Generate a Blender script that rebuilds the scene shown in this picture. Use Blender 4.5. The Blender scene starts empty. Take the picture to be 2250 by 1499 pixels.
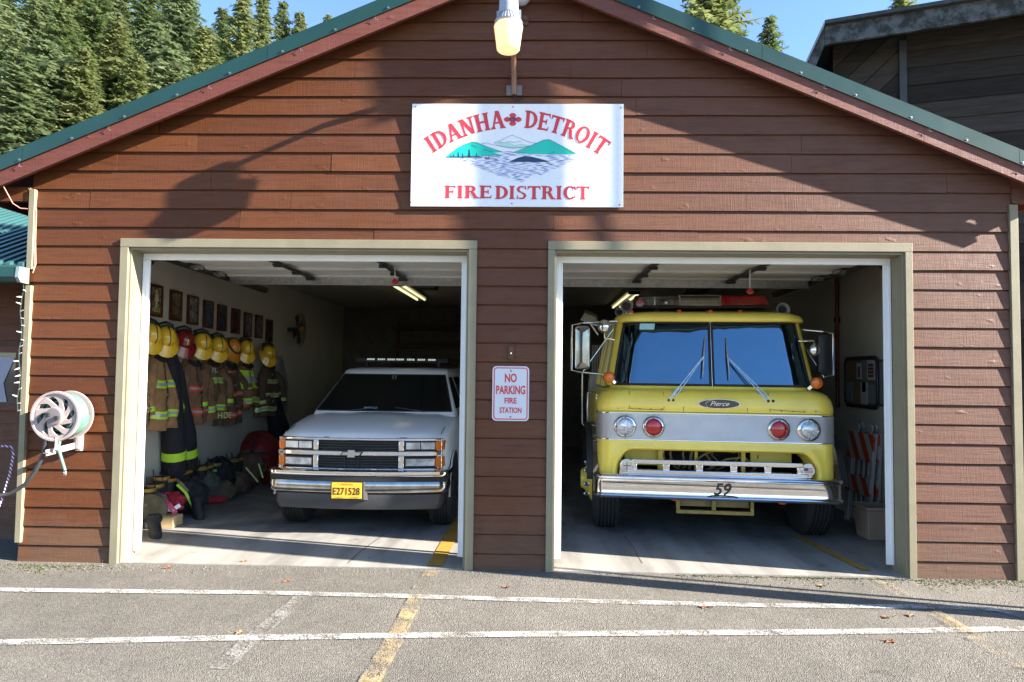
import bpy, bmesh, math, random
from mathutils import Vector, Matrix, Quaternion
R = math.radians
random.seed(7)
scene = bpy.context.scene
COL = scene.collection

# ------------------------------------------------------------------ mesh helper
def V(*a): return Vector(a)
class MB:
    def __init__(s): s.v = []; s.f = []; s.m = []
    def add(s, vs, fs, mi=0):
        b = len(s.v); s.v += [Vector(p) for p in vs]
        for f in fs: s.f.append([b + i for i in f]); s.m.append(mi)
    def box(s, x0, x1, y0, y1, z0, z1, mi=0):
        s.add([(x0,y0,z0),(x1,y0,z0),(x1,y1,z0),(x0,y1,z0),(x0,y0,z1),(x1,y0,z1),(x1,y1,z1),(x0,y1,z1)],
              [(0,3,2,1),(4,5,6,7),(0,1,5,4),(1,2,6,5),(2,3,7,6),(3,0,4,7)], mi)
    def hexa(s, p, mi=0):   # 8 points, bottom four then top four
        s.add(p, [(0,3,2,1),(4,5,6,7),(0,1,5,4),(1,2,6,5),(2,3,7,6),(3,0,4,7)], mi)
    def bar(s, p, q, w, h, up=(0,0,1), mi=0):
        p, q, up = Vector(p), Vector(q), Vector(up)
        d = (q - p).normalized(); a = d.cross(up)
        if a.length < 1e-5: a = d.cross(Vector((1,0,0)))
        a.normalize(); b = a.cross(d).normalized(); a *= w/2; b *= h/2
        s.hexa([p-a-b, p+a-b, q+a-b, q-a-b, p-a+b, p+a+b, q+a+b, q-a+b], mi)
    def quad(s, a, b, c, d, mi=0): s.add([a,b,c,d], [(0,1,2,3)], mi)
    def poly(s, pts, mi=0): s.add(pts, [tuple(range(len(pts)))], mi)
    def tube(s, pts, r, n=8, caps=True, mi=0, closed=False):
        pts = [Vector(p) for p in pts]; N = len(pts); rings = []; ref = None
        for i, p in enumerate(pts):
            if closed: t = pts[(i+1) % N] - pts[i-1]
            else: t = pts[min(i+1, N-1)] - pts[max(i-1, 0)]
            t.normalize()
            if ref is None:
                ref = t.cross(Vector((0,0,1)))
                if ref.length < 1e-4: ref = t.cross(Vector((1,0,0)))
            ref = (ref - t*ref.dot(t)).normalized(); b = t.cross(ref)
            rr = r[i] if isinstance(r, (list, tuple)) else r
            rings.append([p + (ref*math.cos(k*2*math.pi/n) + b*math.sin(k*2*math.pi/n))*rr for k in range(n)])
        s.rings(rings, caps and not closed, mi, closed)
    def rings(s, rings, caps=True, mi=0, closed=False, open_ring=False):
        n = len(rings[0]); vs = [p for r in rings for p in r]; fs = []; M = len(rings)
        for i in range(M if closed else M-1):
            for k in range(n-1 if open_ring else n):
                a, b = i*n+k, i*n+(k+1) % n; c, d = ((i+1) % M)*n+(k+1) % n, ((i+1) % M)*n+k
                fs.append((a, b, c, d))
        if caps:
            fs.append(tuple(range(n-1, -1, -1))); fs.append(tuple((M-1)*n+k for k in range(n)))
        s.add(vs, fs, mi)
    def lathe(s, prof, o, axis, n=24, mi=0, caps=True):
        o, ax = Vector(o), Vector(axis).normalized()
        a = ax.cross(Vector((0,0,1)))
        if a.length < 1e-4: a = Vector((1,0,0))
        a.normalize(); b = ax.cross(a)
        s.rings([[o + ax*h + (a*math.cos(k*2*math.pi/n) + b*math.sin(k*2*math.pi/n))*max(r, 1e-4) for k in range(n)] for r, h in prof], caps, mi)
    def prism(s, poly, axis, a0, a1, mi=0):
        def P(u, w, t): return {'x': (t,u,w), 'y': (u,t,w), 'z': (u,w,t)}[axis]
        n = len(poly)
        s.add([P(u,w,a0) for u,w in poly] + [P(u,w,a1) for u,w in poly],
              [tuple(range(n)), tuple(range(2*n-1, n-1, -1))] + [(i, (i+1) % n, n+(i+1) % n, n+i) for i in range(n)], mi)
    def grid(s, fn, nu, nv, mi=0):
        vs = [fn(i/nu, j/nv) for i in range(nu+1) for j in range(nv+1)]
        s.add(vs, [(i*(nv+1)+j, (i+1)*(nv+1)+j, (i+1)*(nv+1)+j+1, i*(nv+1)+j+1) for i in range(nu) for j in range(nv)], mi)
    def ell(s, c, rx, ry, rz, n=16, m=10, mi=0, t0=0, t1=math.pi):
        c = Vector(c); rg = []
        for j in range(m+1):
            t = t0 + (t1-t0)*j/m
            rg.append([c + Vector((rx*math.sin(t)*math.cos(k*2*math.pi/n), ry*math.sin(t)*math.sin(k*2*math.pi/n), rz*math.cos(t))) for k in range(n)])
        s.rings(rg, False, mi)
    def ring(s, c, ax, r0, r1, th, n=24, mi=0):
        s.lathe([(r0,0),(r1,0),(r1,th),(r0,th),(r0,0)], c, ax, n, mi, caps=False)
    def text(s, body, o, u, w, h, mi=0, shear=0, width=None, bold=0):
        me = glyphs(body, bold); xs = [p[0] for p in me[0]]; ys = [p[1] for p in me[0]]
        x0, x1, y0, y1 = min(xs), max(xs), min(ys), max(ys)
        o, u, w = Vector(o), Vector(u).normalized(), Vector(w).normalized()
        k = h/(y1-y0); kx = k if width is None else width/(x1-x0)
        s.add([o + u*((x-(x0+x1)/2)*kx + shear*(y-(y0+y1)/2)*k) + w*(y-(y0+y1)/2)*k for x, y in me[0]], me[1], mi)
    def xf(s, M, i0=0):
        for i in range(i0, len(s.v)): s.v[i] = M @ s.v[i]
        return s
_gl = {}
def glyphs(body, bold=0):
    if (body, bold) in _gl: return _gl[(body, bold)]
    cu = bpy.data.curves.new('t', 'FONT'); cu.body = body; cu.resolution_u = 4; cu.offset = bold
    o = bpy.data.objects.new('t', cu); COL.objects.link(o)
    me = bpy.data.meshes.new_from_object(o.evaluated_get(bpy.context.evaluated_depsgraph_get()))
    r = ([(v.co.x, v.co.y) for v in me.vertices], [tuple(p.vertices) for p in me.polygons])
    bpy.data.objects.remove(o); bpy.data.curves.remove(cu); bpy.data.meshes.remove(me)
    _gl[(body, bold)] = r; return r

ORI = {}
def thing(name, label, cat, loc=(0,0,0), group=None, rotz=0, local=False):
    o = bpy.data.objects.new(name, None); COL.objects.link(o); o.location = loc; o.rotation_euler = (0,0,rotz)
    o.empty_display_size = .1
    o['label'] = label; o['category'] = cat
    if group: o['group'] = group
    ORI[o.name] = Vector((0,0,0)) if (local or rotz) else Vector(loc)
    return o
def build(name, mb, mats, parent=None, smooth=None, bevel=0, label=None, cat=None, group=None, kind=None, recalc=True, seg=2, loc=None, sub=0):
    me = bpy.data.meshes.new(name)
    if parent is not None: off = ORI[parent.name]
    else: off = Vector(loc) if loc is not None else Vector((0,0,0))
    me.from_pydata([tuple(p-off) for p in mb.v], [], mb.f)
    if not isinstance(mats, (list, tuple)): mats = [mats]
    for m in mats: me.materials.append(m)
    if len(mats) > 1: me.polygons.foreach_set('material_index', mb.m)
    if recalc:
        bm = bmesh.new(); bm.from_mesh(me); bmesh.ops.recalc_face_normals(bm, faces=bm.faces); bm.to_mesh(me); bm.free()
    if smooth is not None:
        me.polygons.foreach_set('use_smooth', [True]*len(me.polygons))
        if smooth < 180: me.set_sharp_from_angle(angle=R(smooth))
    me.update()
    o = bpy.data.objects.new(name, me); COL.objects.link(o)
    if parent is not None: o.parent = parent; ORI[o.name] = off
    else: o.location = off; ORI[o.name] = off
    if bevel:
        b = o.modifiers.new('bevel', 'BEVEL'); b.width = bevel; b.segments = seg; b.limit_method = 'ANGLE'; b.angle_limit = R(40)
        b.harden_normals = False
    if sub:
        b = o.modifiers.new('sub', 'SUBSURF'); b.levels = sub; b.render_levels = sub
    if label: o['label'] = label
    if cat: o['category'] = cat
    if group: o['group'] = group
    if kind: o['kind'] = kind
    return o
def copy_tree(o, parent=None):
    c = o.copy(); COL.objects.link(c)
    if parent is not None: c.parent = parent
    ORI[c.name] = ORI.get(o.name, Vector((0,0,0)))
    for ch in list(o.children): copy_tree(ch, c)
    return c

# ------------------------------------------------------------------ camera
F_PX, PW, PH = 1500.0, 2250.0, 1499.0
def cam_axes(yaw, pitch, roll):
    cy, sy, cp, sp = math.cos(yaw), math.sin(yaw), math.cos(pitch), math.sin(pitch)
    f = V(-sy*cp, cy*cp, sp); r = V(cy, sy, 0); u = r.cross(f)
    cr, sr = math.cos(roll), math.sin(roll)
    return r*cr + u*sr, u*cr - r*sr, f
CR, CU, CF = cam_axes(R(1.5276), R(2.5208), R(.6456)); CC = V(0, -5.7323, 1.6463)
cam = bpy.data.cameras.new('camera'); cam.lens = 24.0; cam.sensor_width = 36.0; cam.clip_end = 2000; cam.clip_start = .05
co = bpy.data.objects.new('camera', cam); COL.objects.link(co)
M = Matrix((CR, CU, -CF)).transposed().to_4x4(); M.translation = CC; co.matrix_world = M
scene.camera = co
def ray(px, py): return CF + CR*((px-PW/2)/F_PX) - CU*((py-PH/2)/F_PX)
def at(px, py, y=None, z=None, x=None):       # surveyed photo point on the plane y=, z= or x=
    d = ray(px, py)
    t = (y-CC.y)/d.y if y is not None else (z-CC.z)/d.z if z is not None else (x-CC.x)/d.x
    return CC + d*t

# ------------------------------------------------------------------ light
SUN = V(4.4, -1.0, 2.1).normalized()          # towards the sun
w = bpy.data.worlds.new('World'); scene.world = w; w.use_nodes = True
nt = w.node_tree; bg = nt.nodes['Background']; sk = nt.nodes.new('ShaderNodeTexSky')
sk.sky_type = 'NISHITA'; sk.sun_disc = False
sk.sun_elevation = math.asin(SUN.z); sk.sun_rotation = math.atan2(SUN.x, SUN.y)
sk.altitude = 400; sk.air_density = 1.0; sk.dust_density = .15; sk.ozone_density = 4.0
nt.links.new(sk.outputs[0], bg.inputs[0]); bg.inputs[1].default_value = .08
sl = bpy.data.lights.new('sun', 'SUN'); sl.energy = 5.0; sl.angle = R(.53); sl.color = (1, .93, .82)
so = bpy.data.objects.new('sun', sl); COL.objects.link(so)
so.rotation_euler = (-SUN).to_track_quat('-Z', 'Y').to_euler(); so.location = (20, -5, 12)
scene.view_settings.view_transform = 'Standard'; scene.view_settings.look = 'None'
scene.view_settings.exposure = 2.35; scene.view_settings.gamma = 1

# ------------------------------------------------------------------ materials
MATS = {}
class NT:
    def __init__(s, name):
        s.mat = bpy.data.materials.new(name); s.mat.use_nodes = True; s.t = s.mat.node_tree
        s.b = s.t.nodes['Principled BSDF']; s.tc = s.t.nodes.new('ShaderNodeTexCoord'); s.o = s.tc.outputs['Object']
    def n(s, typ, **kw):
        nd = s.t.nodes.new('ShaderNode'+typ)
        for k, v in kw.items(): setattr(nd, k, v)
        return nd
    def L(s, a, b): s.t.links.new(a, b)
    def mapping(s, sc, rot=(0,0,0)):
        m = s.n('Mapping'); s.L(s.o, m.inputs[0]); m.inputs['Scale'].default_value = sc; m.inputs['Rotation'].default_value = rot; return m.outputs[0]
    def noise(s, scale, detail=4, rough=.55, vec=None, dist=0):
        n = s.n('TexNoise'); s.L(vec or s.o, n.inputs['Vector']); n.inputs['Scale'].default_value = scale
        n.inputs['Detail'].default_value = detail; n.inputs['Roughness'].default_value = rough; n.inputs['Distortion'].default_value = dist
        return n.outputs['Fac']
    def voro(s, scale, vec=None, out='Color', feat='F1'):
        n = s.n('TexVoronoi'); n.feature = feat; s.L(vec or s.o, n.inputs['Vector']); n.inputs['Scale'].default_value = scale; return n.outputs[out]
    def ramp(s, fac, stops):
        r = s.n('ValToRGB'); s.L(fac, r.inputs[0]); e = r.color_ramp.elements
        while len(e) < len(stops): e.new(.5)
        for i, (p, c) in enumerate(stops):
            e[i].position = p; e[i].color = (c, c, c, 1) if isinstance(c, (int, float)) else (*c, 1)
        return r.outputs[0]
    def mix(s, fac, a, b, mode='MIX'):
        m = s.n('Mix', data_type='RGBA', blend_type=mode)
        for sock, val in ((m.inputs[0], fac), (m.inputs[6], a), (m.inputs[7], b)):
            if isinstance(val, (int, float)): sock.default_value = val
            elif isinstance(val, tuple): sock.default_value = (*val, 1)
            else: s.L(val, sock)
        return m.outputs[2]
    def math(s, op, a, b=0.0):
        m = s.n('Math', operation=op)
        for i, val in enumerate((a, b)):
            if isinstance(val, (int, float)): m.inputs[i].default_value = val
            else: s.L(val, m.inputs[i])
        return m.outputs[0]
    def color(s, c):
        if isinstance(c, tuple): s.b.inputs['Base Color'].default_value = (*c, 1)
        else: s.L(c, s.b.inputs['Base Color'])
    def set(s, **kw):
        for k, v in kw.items():
            i = s.b.inputs[k.replace('_', ' ')]
            if isinstance(v, (int, float)): i.default_value = v
            elif isinstance(v, tuple): i.default_value = (*v, 1)
            else: s.L(v, i)
    def bump(s, h, strength=.3, dist=.01, prev=None):
        b = s.n('Bump'); s.L(h, b.inputs['Height']); b.inputs['Strength'].default_value = strength; b.inputs['Distance'].default_value = dist
        if prev is not None: s.L(prev, b.inputs['Normal'])
        s.L(b.outputs[0], s.b.inputs['Normal']); return b.outputs[0]
def simple(name, c, rough=.5, metal=0, var=.12, vs=6, bump=0, bs=60, coat=0, spec=.5, emit=None, es=0, **kw):
    m = NT(name)
    if var:
        f = m.noise(vs, 5); d = tuple(x*(1-var) for x in c); l = tuple(min(1, x*(1+var)) for x in c)
        m.color(m.mix(m.ramp(f, [(.3, 0), (.7, 1)]), d, l))
        m.set(Roughness=m.math('ADD', m.math('MULTIPLY', m.noise(vs*3, 3), .25*rough), rough*.87))
    else: m.color(c); m.set(Roughness=rough)
    m.set(Metallic=metal, Specular_IOR_Level=spec, Coat_Weight=coat)
    if coat: m.set(Coat_Roughness=.08)
    if bump: m.bump(m.noise(bs, 4), bump, .004)
    if emit: m.set(Emission_Color=emit, Emission_Strength=es)
    for k, v in kw.items(): m.set(**{k: v})
    MATS[name] = m.mat; return m.mat
# ------------------------------------------------------------------ setting materials
def mat_asphalt():
    m = NT('asphalt')
    st = m.voro(135, out='Color'); ds = m.voro(135, out='Distance')
    g = m.n('SeparateColor'); m.L(st, g.inputs[0])
    fine = m.ramp(g.outputs[0], [(0, (.110,.098,.083)), (.4, (.152,.138,.117)), (.8, (.182,.165,.141)), (1, (.250,.229,.199))])
    big = m.ramp(m.noise(.45, 6, .6), [(.33, .80), (.66, 1.12)])
    mid = m.ramp(m.noise(3.0, 6, .65), [(.3, .86), (.7, 1.1)])
    c = m.mix(1, m.mix(1, fine, big, 'MULTIPLY'), mid, 'MULTIPLY')
    pits = m.ramp(m.noise(38, 3, .6), [(.27, .40), (.37, 1)])
    c = m.mix(1, c, pits, 'MULTIPLY')
    c = m.mix(1, c, m.ramp(m.noise(1.9, 3, .55), [(.66, 1), (.74, .72)]), 'MULTIPLY')
    m.color(c); m.set(Roughness=.92, Specular_IOR_Level=.25)
    h = m.math('ADD', m.math('MULTIPLY', ds, -.9), m.math('MULTIPLY', m.noise(38, 3, .6), 1.0))
    m.bump(h, .65, .010); return m.mat
def mat_concrete():
    m = NT('garage_concrete')
    a = m.ramp(m.noise(2.2, 7, .65), [(.3, (.25,.245,.24)), (.7, (.37,.365,.355))])
    st = m.ramp(m.noise(.9, 5, .7, dist=1.2), [(.42, .62), (.6, 1)])
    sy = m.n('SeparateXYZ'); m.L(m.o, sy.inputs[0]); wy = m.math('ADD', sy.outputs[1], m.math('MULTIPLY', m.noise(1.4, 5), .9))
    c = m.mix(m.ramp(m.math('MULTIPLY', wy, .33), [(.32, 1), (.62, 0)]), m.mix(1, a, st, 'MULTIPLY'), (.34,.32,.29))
    trk = m.ramp(m.noise(1, 5, .6, m.mapping((2.6, .35, 1))), [(.40, .66), (.56, 1)])
    spot = m.ramp(m.noise(5, 4, .6), [(.64, 1), (.72, .6)])
    c = m.mix(1, m.mix(1, c, trk, 'MULTIPLY'), spot, 'MULTIPLY')
    m.color(c); m.set(Roughness=m.ramp(m.noise(3, 4), [(.3, .38), (.7, .62)]))
    m.bump(m.noise(70, 4), .12, .003); return m.mat
def mat_paintline(name, c, wear):
    m = NT(name)
    n1 = m.noise(125, 3, .7); n2 = m.noise(6, 4, .6)
    f = m.ramp(m.math('ADD', m.math('MULTIPLY', n1, .6), m.math('MULTIPLY', n2, .4)), [(wear-.03, 0), (wear+.05, 1)])
    m.color(m.mix(m.ramp(m.noise(30, 3), [(.3, 0), (.7, 1)]), tuple(x*.75 for x in c), c)); m.set(Roughness=.8)
    m.bump(n1, .5, .006)
    tr = m.n('BsdfTransparent'); mx = m.n('MixShader'); out = m.t.nodes['Material Output']
    m.L(f, mx.inputs[0]); m.L(tr.outputs[0], mx.inputs[1]); m.L(m.b.outputs[0], mx.inputs[2]); m.L(mx.outputs[0], out.inputs[0]); return m.mat
def mat_siding(name, c1, c2, pale_tone):
    m = NT(name)
    isl = m.n('NewGeometry').outputs['Random Per Island']
    grain = m.noise(1, 8, .72, m.mapping((3.0, 30, 42)), dist=.6)
    saw = m.noise(1, 3, .6, m.mapping((190, 20, 5)))
    blot = m.noise(2.3, 6, .65)
    base = m.mix(m.ramp(isl, [(0, 0), (1, 1)]), c1, c2)
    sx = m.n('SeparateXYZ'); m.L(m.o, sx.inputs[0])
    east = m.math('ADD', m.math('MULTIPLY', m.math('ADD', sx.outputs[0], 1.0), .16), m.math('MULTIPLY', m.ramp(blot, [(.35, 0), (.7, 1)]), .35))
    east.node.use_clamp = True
    base = m.mix(east, base, pale_tone)  # paler tone mixed in towards the right and in blotches
    dz = m.math('SUBTRACT', m.math('MULTIPLY', m.noise(2.6, 6, .7), 1.1), sx.outputs[2])
    base = m.mix(m.math('MULTIPLY', m.ramp(dz, [(.05, 0), (.5, 1)]), .55), base, (.115,.075,.05))
    speck = m.ramp(m.noise(46, 3, .7), [(.70, 0), (.77, 1)])
    base = m.mix(m.math('MULTIPLY', speck, .35), base, (.24,.17,.13))
    base = m.mix(1, base, m.ramp(grain, [(.28, .68), (.5, 1.0), (.72, 1.16)]), 'MULTIPLY')
    m.color(base)
    m.set(Roughness=m.ramp(m.noise(9, 4), [(.3, .46), (.7, .66)]), Specular_IOR_Level=.26)
    h = m.math('ADD', m.math('MULTIPLY', grain, .9), m.math('MULTIPLY', saw, .55))
    knots = m.noise(5.2, 2, .5, m.mapping((1, 1, 2.2)))
    h = m.math('ADD', h, m.math('MULTIPLY', m.ramp(knots, [(.66, 0), (.74, 1)]), .8))
    m.bump(h, .55, .006); return m.mat
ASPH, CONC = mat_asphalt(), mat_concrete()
WLINE, YLINE = mat_paintline('worn_white_paint', (.50,.485,.46), .487), mat_paintline('worn_yellow_paint', (.46,.34,.17), .515)
YFLOOR = mat_paintline('yellow_floor_paint', (.42,.23,.03), .38)
WFAINT = mat_paintline('faint_white_paint', (.34,.32,.295), .515)
YFAINT = mat_paintline('faint_yellow_paint', (.40,.30,.165), .56)
SIDING = mat_siding('brown_siding', (.088,.0265,.0085), (.121,.0395,.0128), (.125,.058,.039))
RAKE = mat_siding('red_brown_fascia', (.125,.036,.026), (.14,.045,.033), (.17,.068,.052))
TRIM = simple('taupe_trim_paint', (.225,.195,.125), .55, var=.10, vs=5, bump=.25, bs=90)
WHITEV = simple('white_vinyl', (.80,.80,.80), .4, var=.04)
GREENM = simple('green_roof_metal', (.009,.042,.036), .36, var=.15, vs=2.5, spec=.5)
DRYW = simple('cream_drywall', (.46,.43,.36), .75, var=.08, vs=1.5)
CEIL = simple('ceiling_drywall', (.42,.40,.34), .8, var=.1, vs=1.5)
SOFF = simple('brown_soffit', (.10,.035,.022), .7, var=.2)
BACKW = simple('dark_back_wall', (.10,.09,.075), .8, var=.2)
GALV = simple('galvanised_steel', (.46,.46,.45), .38, .9, var=.2, vs=25)
DKMET = simple('dark_steel', (.05,.05,.05), .45, .6, var=.2)
BLACKR = simple('black_rubber', (.018,.018,.018), .75, var=.25, bump=.2)
BLACKP = simple('black_plastic', (.02,.02,.022), .4, var=.1)
SCREW = simple('screw_steel', (.2,.22,.2), .4, .8, var=0)
DOORP = simple('white_door_panel', (.62,.62,.61), .4, var=.06)

# ------------------------------------------------------------------ ground
XL, XR = -4.30, 3.975                        # outer wall faces
mb = MB(); N = 60
ext = 260
xs = [-ext,-120,-60,-30,-16,-10,-7] + [-6+i*.5 for i in range(25)] + [7,10,16,30,60,120,ext]
ys = [-ext,-120,-60,-30,-16,-10] + [-8+i*.5 for i in range(17)]
def gz(x, y):
    z = 0.0
    if y < -.05: z = -.004*min(1, (-.05-y)/1.5) - .003*math.sin(x*1.3+y)*(1 if abs(x) < 7 and y > -9 else 0)
    return z
ys = [y for y in ys if y < -.05] + [-.012]
mb.add([(x, y, gz(x, y)) for x in xs for y in ys],
       [(i*len(ys)+j, (i+1)*len(ys)+j, (i+1)*len(ys)+j+1, i*len(ys)+j+1) for i in range(len(xs)-1) for j in range(len(ys)-1)])
# ground beside and behind the station, outside its walls
for (x0, x1, y0, y1) in ((-ext, XL+.02, -.012, ext), (XR-.02, ext, -.012, ext), (XL+.02, XR-.02, 9.4, ext)):
    mb.quad((x0,y0,0),(x1,y0,0),(x1,y1,0),(x0,y1,0))
build('ground', mb, ASPH, kind='structure', smooth=180)
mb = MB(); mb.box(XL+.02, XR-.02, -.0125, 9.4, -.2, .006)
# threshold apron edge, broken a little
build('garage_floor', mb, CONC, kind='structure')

def strip(pts, w, z, mat, name, seg=8):
    mb = MB(); P = [Vector((p.x, p.y)) for p in pts]
    out = []
    for i in range(len(P)-1):
        for k in range(seg): out.append(P[i].lerp(P[i+1], k/seg))
    out.append(P[-1]); L = []; 
    for i, p in enumerate(out):
        d = (out[min(i+1, len(out)-1)] - out[max(i-1, 0)]).normalized(); nrm = Vector((-d.y, d.x))
        ww = w*(1+random.uniform(-.07, .07))/2
        L.append((p + nrm*ww, p - nrm*ww))
    vs = [(q.x, q.y, gz(q.x, q.y)+z) for a in L for q in a]
    mb.add(vs, [(2*i, 2*i+1, 2*i+3, 2*i+2) for i in range(len(L)-1)])
    return build(name, mb, mat, kind='structure')
G = lambda px, py: at(px, py, z=0)
strip([G(-60,1296), G(560,1303), G(1125,1319), G(1700,1331), G(2080,1335), G(2190,1341)], .085, .008, WLINE, 'white_line')
strip([G(2190,1341), G(2300,1368)], .085, .0085, WLINE, 'white_line')
strip([G(-60,1413), G(500,1402), G(1125,1396), G(1800,1389), G(2320,1382)], .085, .008, WLINE, 'white_line')
strip([G(665,1312), G(560,1398)], .12, .009, WFAINT, 'white_line')
strip([G(548,1408), G(480,1470)], .12, .009, WFAINT, 'white_line')
strip([G(918,1310), G(873,1396)], .115, .010, YLINE, 'yellow_line')
strip([G(868,1406), G(800,1520)], .115, .010, YLINE, 'yellow_line')
strip([G(952,1256), G(925,1296)], .13, .010, YFAINT, 'yellow_line')
strip([G(955,1246), G(1003,1160), at(1090,1010,z=0)], .14, .012, YFLOOR, 'yellow_line')
strip([G(1905,1256), G(1750,1180)], .09, .012, YFLOOR, 'yellow_line')
strip([G(1912,1264), G(1985,1310)], .11, .010, YFAINT, 'yellow_line')
strip([G(2050,1346), G(2130,1392)], .11, .012, YLINE, 'yellow_line')
strip([G(2140,1400), G(2260,1472)], .11, .012, YFAINT, 'yellow_line')

CRACK = simple('floor_crack', (.06,.055,.05), .9, var=.2)
strip([G(1372,1180), G(1392,1205), G(1400,1222), G(1412,1240)], .006, .009, CRACK, 'floor_crack')
strip([G(764,1240), G(790,1215), G(860,1165)], .008, .009, CRACK, 'floor_crack')
# ------------------------------------------------------------------ the fire station
st = thing('fire_station', 'brown lap-sided fire station with two open garage bays and a green metal roof', 'building', (-.17, 0, 0))
PKX, PKZ, SL = -.172, 5.195, .42
ztop = lambda x: PKZ - SL*abs(x-PKX)
OPEN = [(-3.44, -.52), (.195, 3.10)]; HEAD = 2.69
TH = .20                                     # wall thickness
courses = [-.03] + [.14+.1588*k for k in range(16)] + [2.681+.1630*k for k in range(17)]
mb = MB(); rng = random.Random(3)
for i in range(len(courses)-1):
    z0, z1 = courses[i], courses[i+1]+.022
    spans = [(XL, XR)]
    if z0 < HEAD-.03:
        spans = [(XL, OPEN[0][0]), (OPEN[0][1], OPEN[1][0]), (OPEN[1][1], XR)]
    for a, b in spans:
        cuts = [a]; x = a
        if b-a > 2:
            x = a + rng.uniform(.5, 3)
            while x < b-.4: cuts.append(x); x += rng.uniform(1.6, 4.2)
        cuts.append(b)
        for c0, c1 in zip(cuts, cuts[1:]):
            c0, c1 = c0+.0012, c1-.0012
            # clip by the gable line
            def lim(z): return PKX-(PKZ-.09-z)/SL, PKX+(PKZ-.09-z)/SL
            l0, r0 = lim(z0); l1, r1 = lim(z1)
            a0, b0 = max(c0, l0), min(c1, r0); a1, b1 = max(c0, l1), min(c1, r1)
            if b0-a0 < .02: continue
            if b1-a1 < .01: a1 = b1 = min(max((a1+b1)/2, a0+.001), b0-.001); b1 += .004
            jy = rng.uniform(-.0015, .0015); yb, ym, yt = -.022+jy, -.010+jy, .000
            zm = courses[i+1]-.013
            def at_z(z): 
                q = (z-z0)/(z1-z0); return a0+(a1-a0)*q, b0+(b1-b0)*q
            am, bm_ = at_z(zm)
            n = max(1, int((b0-a0)/.4)); warp = [rng.uniform(-.0022, .0022) for _ in range(n+1)]
            vs = []
            for k in range(n+1):
                f = k/n; xb, xm, xt = a0+(b0-a0)*f, am+(bm_-am)*f, a1+(b1-a1)*f; dz = warp[k]
                vs += [(xb, yb, z0+dz), (xm, ym, zm+dz*.6), (xm, yt, zm+.004+dz*.6), (xt, yt, z1), (xt, yt+.012, z1), (xb, yb+.022, z0+dz)]
            fs = []
            for k in range(n):
                o, q = 6*k, 6*k+6
                fs += [(o+j, q+j, q+(j+1) % 6, o+(j+1) % 6) for j in range(6)]
            fs += [tuple(range(6)), tuple(6*n+j for j in range(5, -1, -1))]
            mb.add(vs, fs)
build('lap_siding', mb, SIDING, st)
# wall core behind the boards
mb = MB(); y0, y1 = .024, TH
def wall(poly): mb.prism(poly, 'y', y0, y1)
wall([(XL+.01, 0), (OPEN[0][0], 0), (OPEN[0][0], HEAD), (XL+.01, HEAD)])
wall([(OPEN[0][1], 0), (OPEN[1][0], 0), (OPEN[1][0], HEAD), (OPEN[0][1], HEAD)])
wall([(OPEN[1][1], 0), (XR-.01, 0), (XR-.01, HEAD), (OPEN[1][1], HEAD)])
wall([(XL+.01, HEAD), (XR-.01, HEAD), (XR-.01, ztop(XR)-.12), (PKX, PKZ-.12), (XL+.01, ztop(XL)-.12)])
build('front_wall', mb, DRYW, st)
IL, IR, BY, CZ = -4.12, 3.80, 9.2, 3.02       # inside faces
for q in ((XL+.02, IL), (IR, XR-.02)): mb = MB(); mb.box(q[0], q[1], TH, BY+.15, 0, 3.12); build('side_wall', mb, DRYW, st)
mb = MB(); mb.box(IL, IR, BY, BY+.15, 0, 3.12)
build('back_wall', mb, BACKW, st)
mb = MB(); mb.box(IL, IR, TH, BY, CZ, CZ+.04); build('ceiling', mb, CEIL, st)
mb = MB(); mb.prism([(XL+.01, 3.12), (XR-.01, 3.12), (XR-.01, ztop(XR)-.12), (PKX, PKZ-.12), (XL+.01, ztop(XL)-.12)], 'y', BY, BY+.14); build('rear_gable', mb, SIDING, st)
for x in (XL, XR-.02+.0):
    mb = MB()
    for i, z0 in enumerate(courses):
        if z0 > 3.1: break
        s = -1 if x == XL else 1; X = x if s < 0 else XR
        z1 = min(courses[i+1]+.02, 3.2)
        mb.hexa([(X+s*.014, .03, z0), (X, .03, z0), (X, BY+.1, z0), (X+s*.014, BY+.1, z0), (X+s*.001, .03, z1), (X-s*.01, .03, z1), (X-s*.01, BY+.1, z1), (X+s*.001, BY+.1, z1)])
    build('side_siding', mb, SIDING, st)
# casing, jambs and white weather strips of both doorways
def casing(x0, x1, cw0, cw1):
    y0, y1 = -.038, .02
    t = MB(); t.box(x0-cw0, x1+cw1, y0-.001, y1, HEAD-.022, HEAD+.052); build('door_casing', t, TRIM, st, bevel=.003)
    t = MB(); t.box(x0-cw0+.001, x0+.004, y0, y1, -.01, HEAD-.0235); build('door_casing', t, TRIM, st, bevel=.003)
    t = MB(); t.box(x1-.004, x1+cw1-.001, y0, y1, -.01, HEAD-.0235); build('door_casing', t, TRIM, st, bevel=.003)
    t = MB(); d0, d1 = -.012, TH+.002
    t.box(x0, x0+.02, d0, d1, .0, HEAD-.042); t.box(x1-.02, x1, d0, d1, .0, HEAD-.042); t.box(x0+.0, x1-.0, d0, d1, HEAD-.0415, HEAD-.024)
    build('door_jamb', t, TRIM, st)
    t = MB(); a, b = x0+.0205, x1-.0205; wy0, wy1 = .165, .185; zb = .055
    t.box(a, a+.062, wy0, wy1, zb, HEAD-.10); t.box(b-.062, b, wy0, wy1, zb, HEAD-.10); t.box(a, b, wy0, wy1, HEAD-.0995, HEAD-.0425)
    t.box(a+.005, a+.028, wy0-.012, wy0-.0005, zb, HEAD-.11); t.box(b-.028, b-.005, wy0-.012, wy0-.0005, zb, HEAD-.11)
    build('weather_strip', t, WHITEV, st, bevel=.003)
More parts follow.
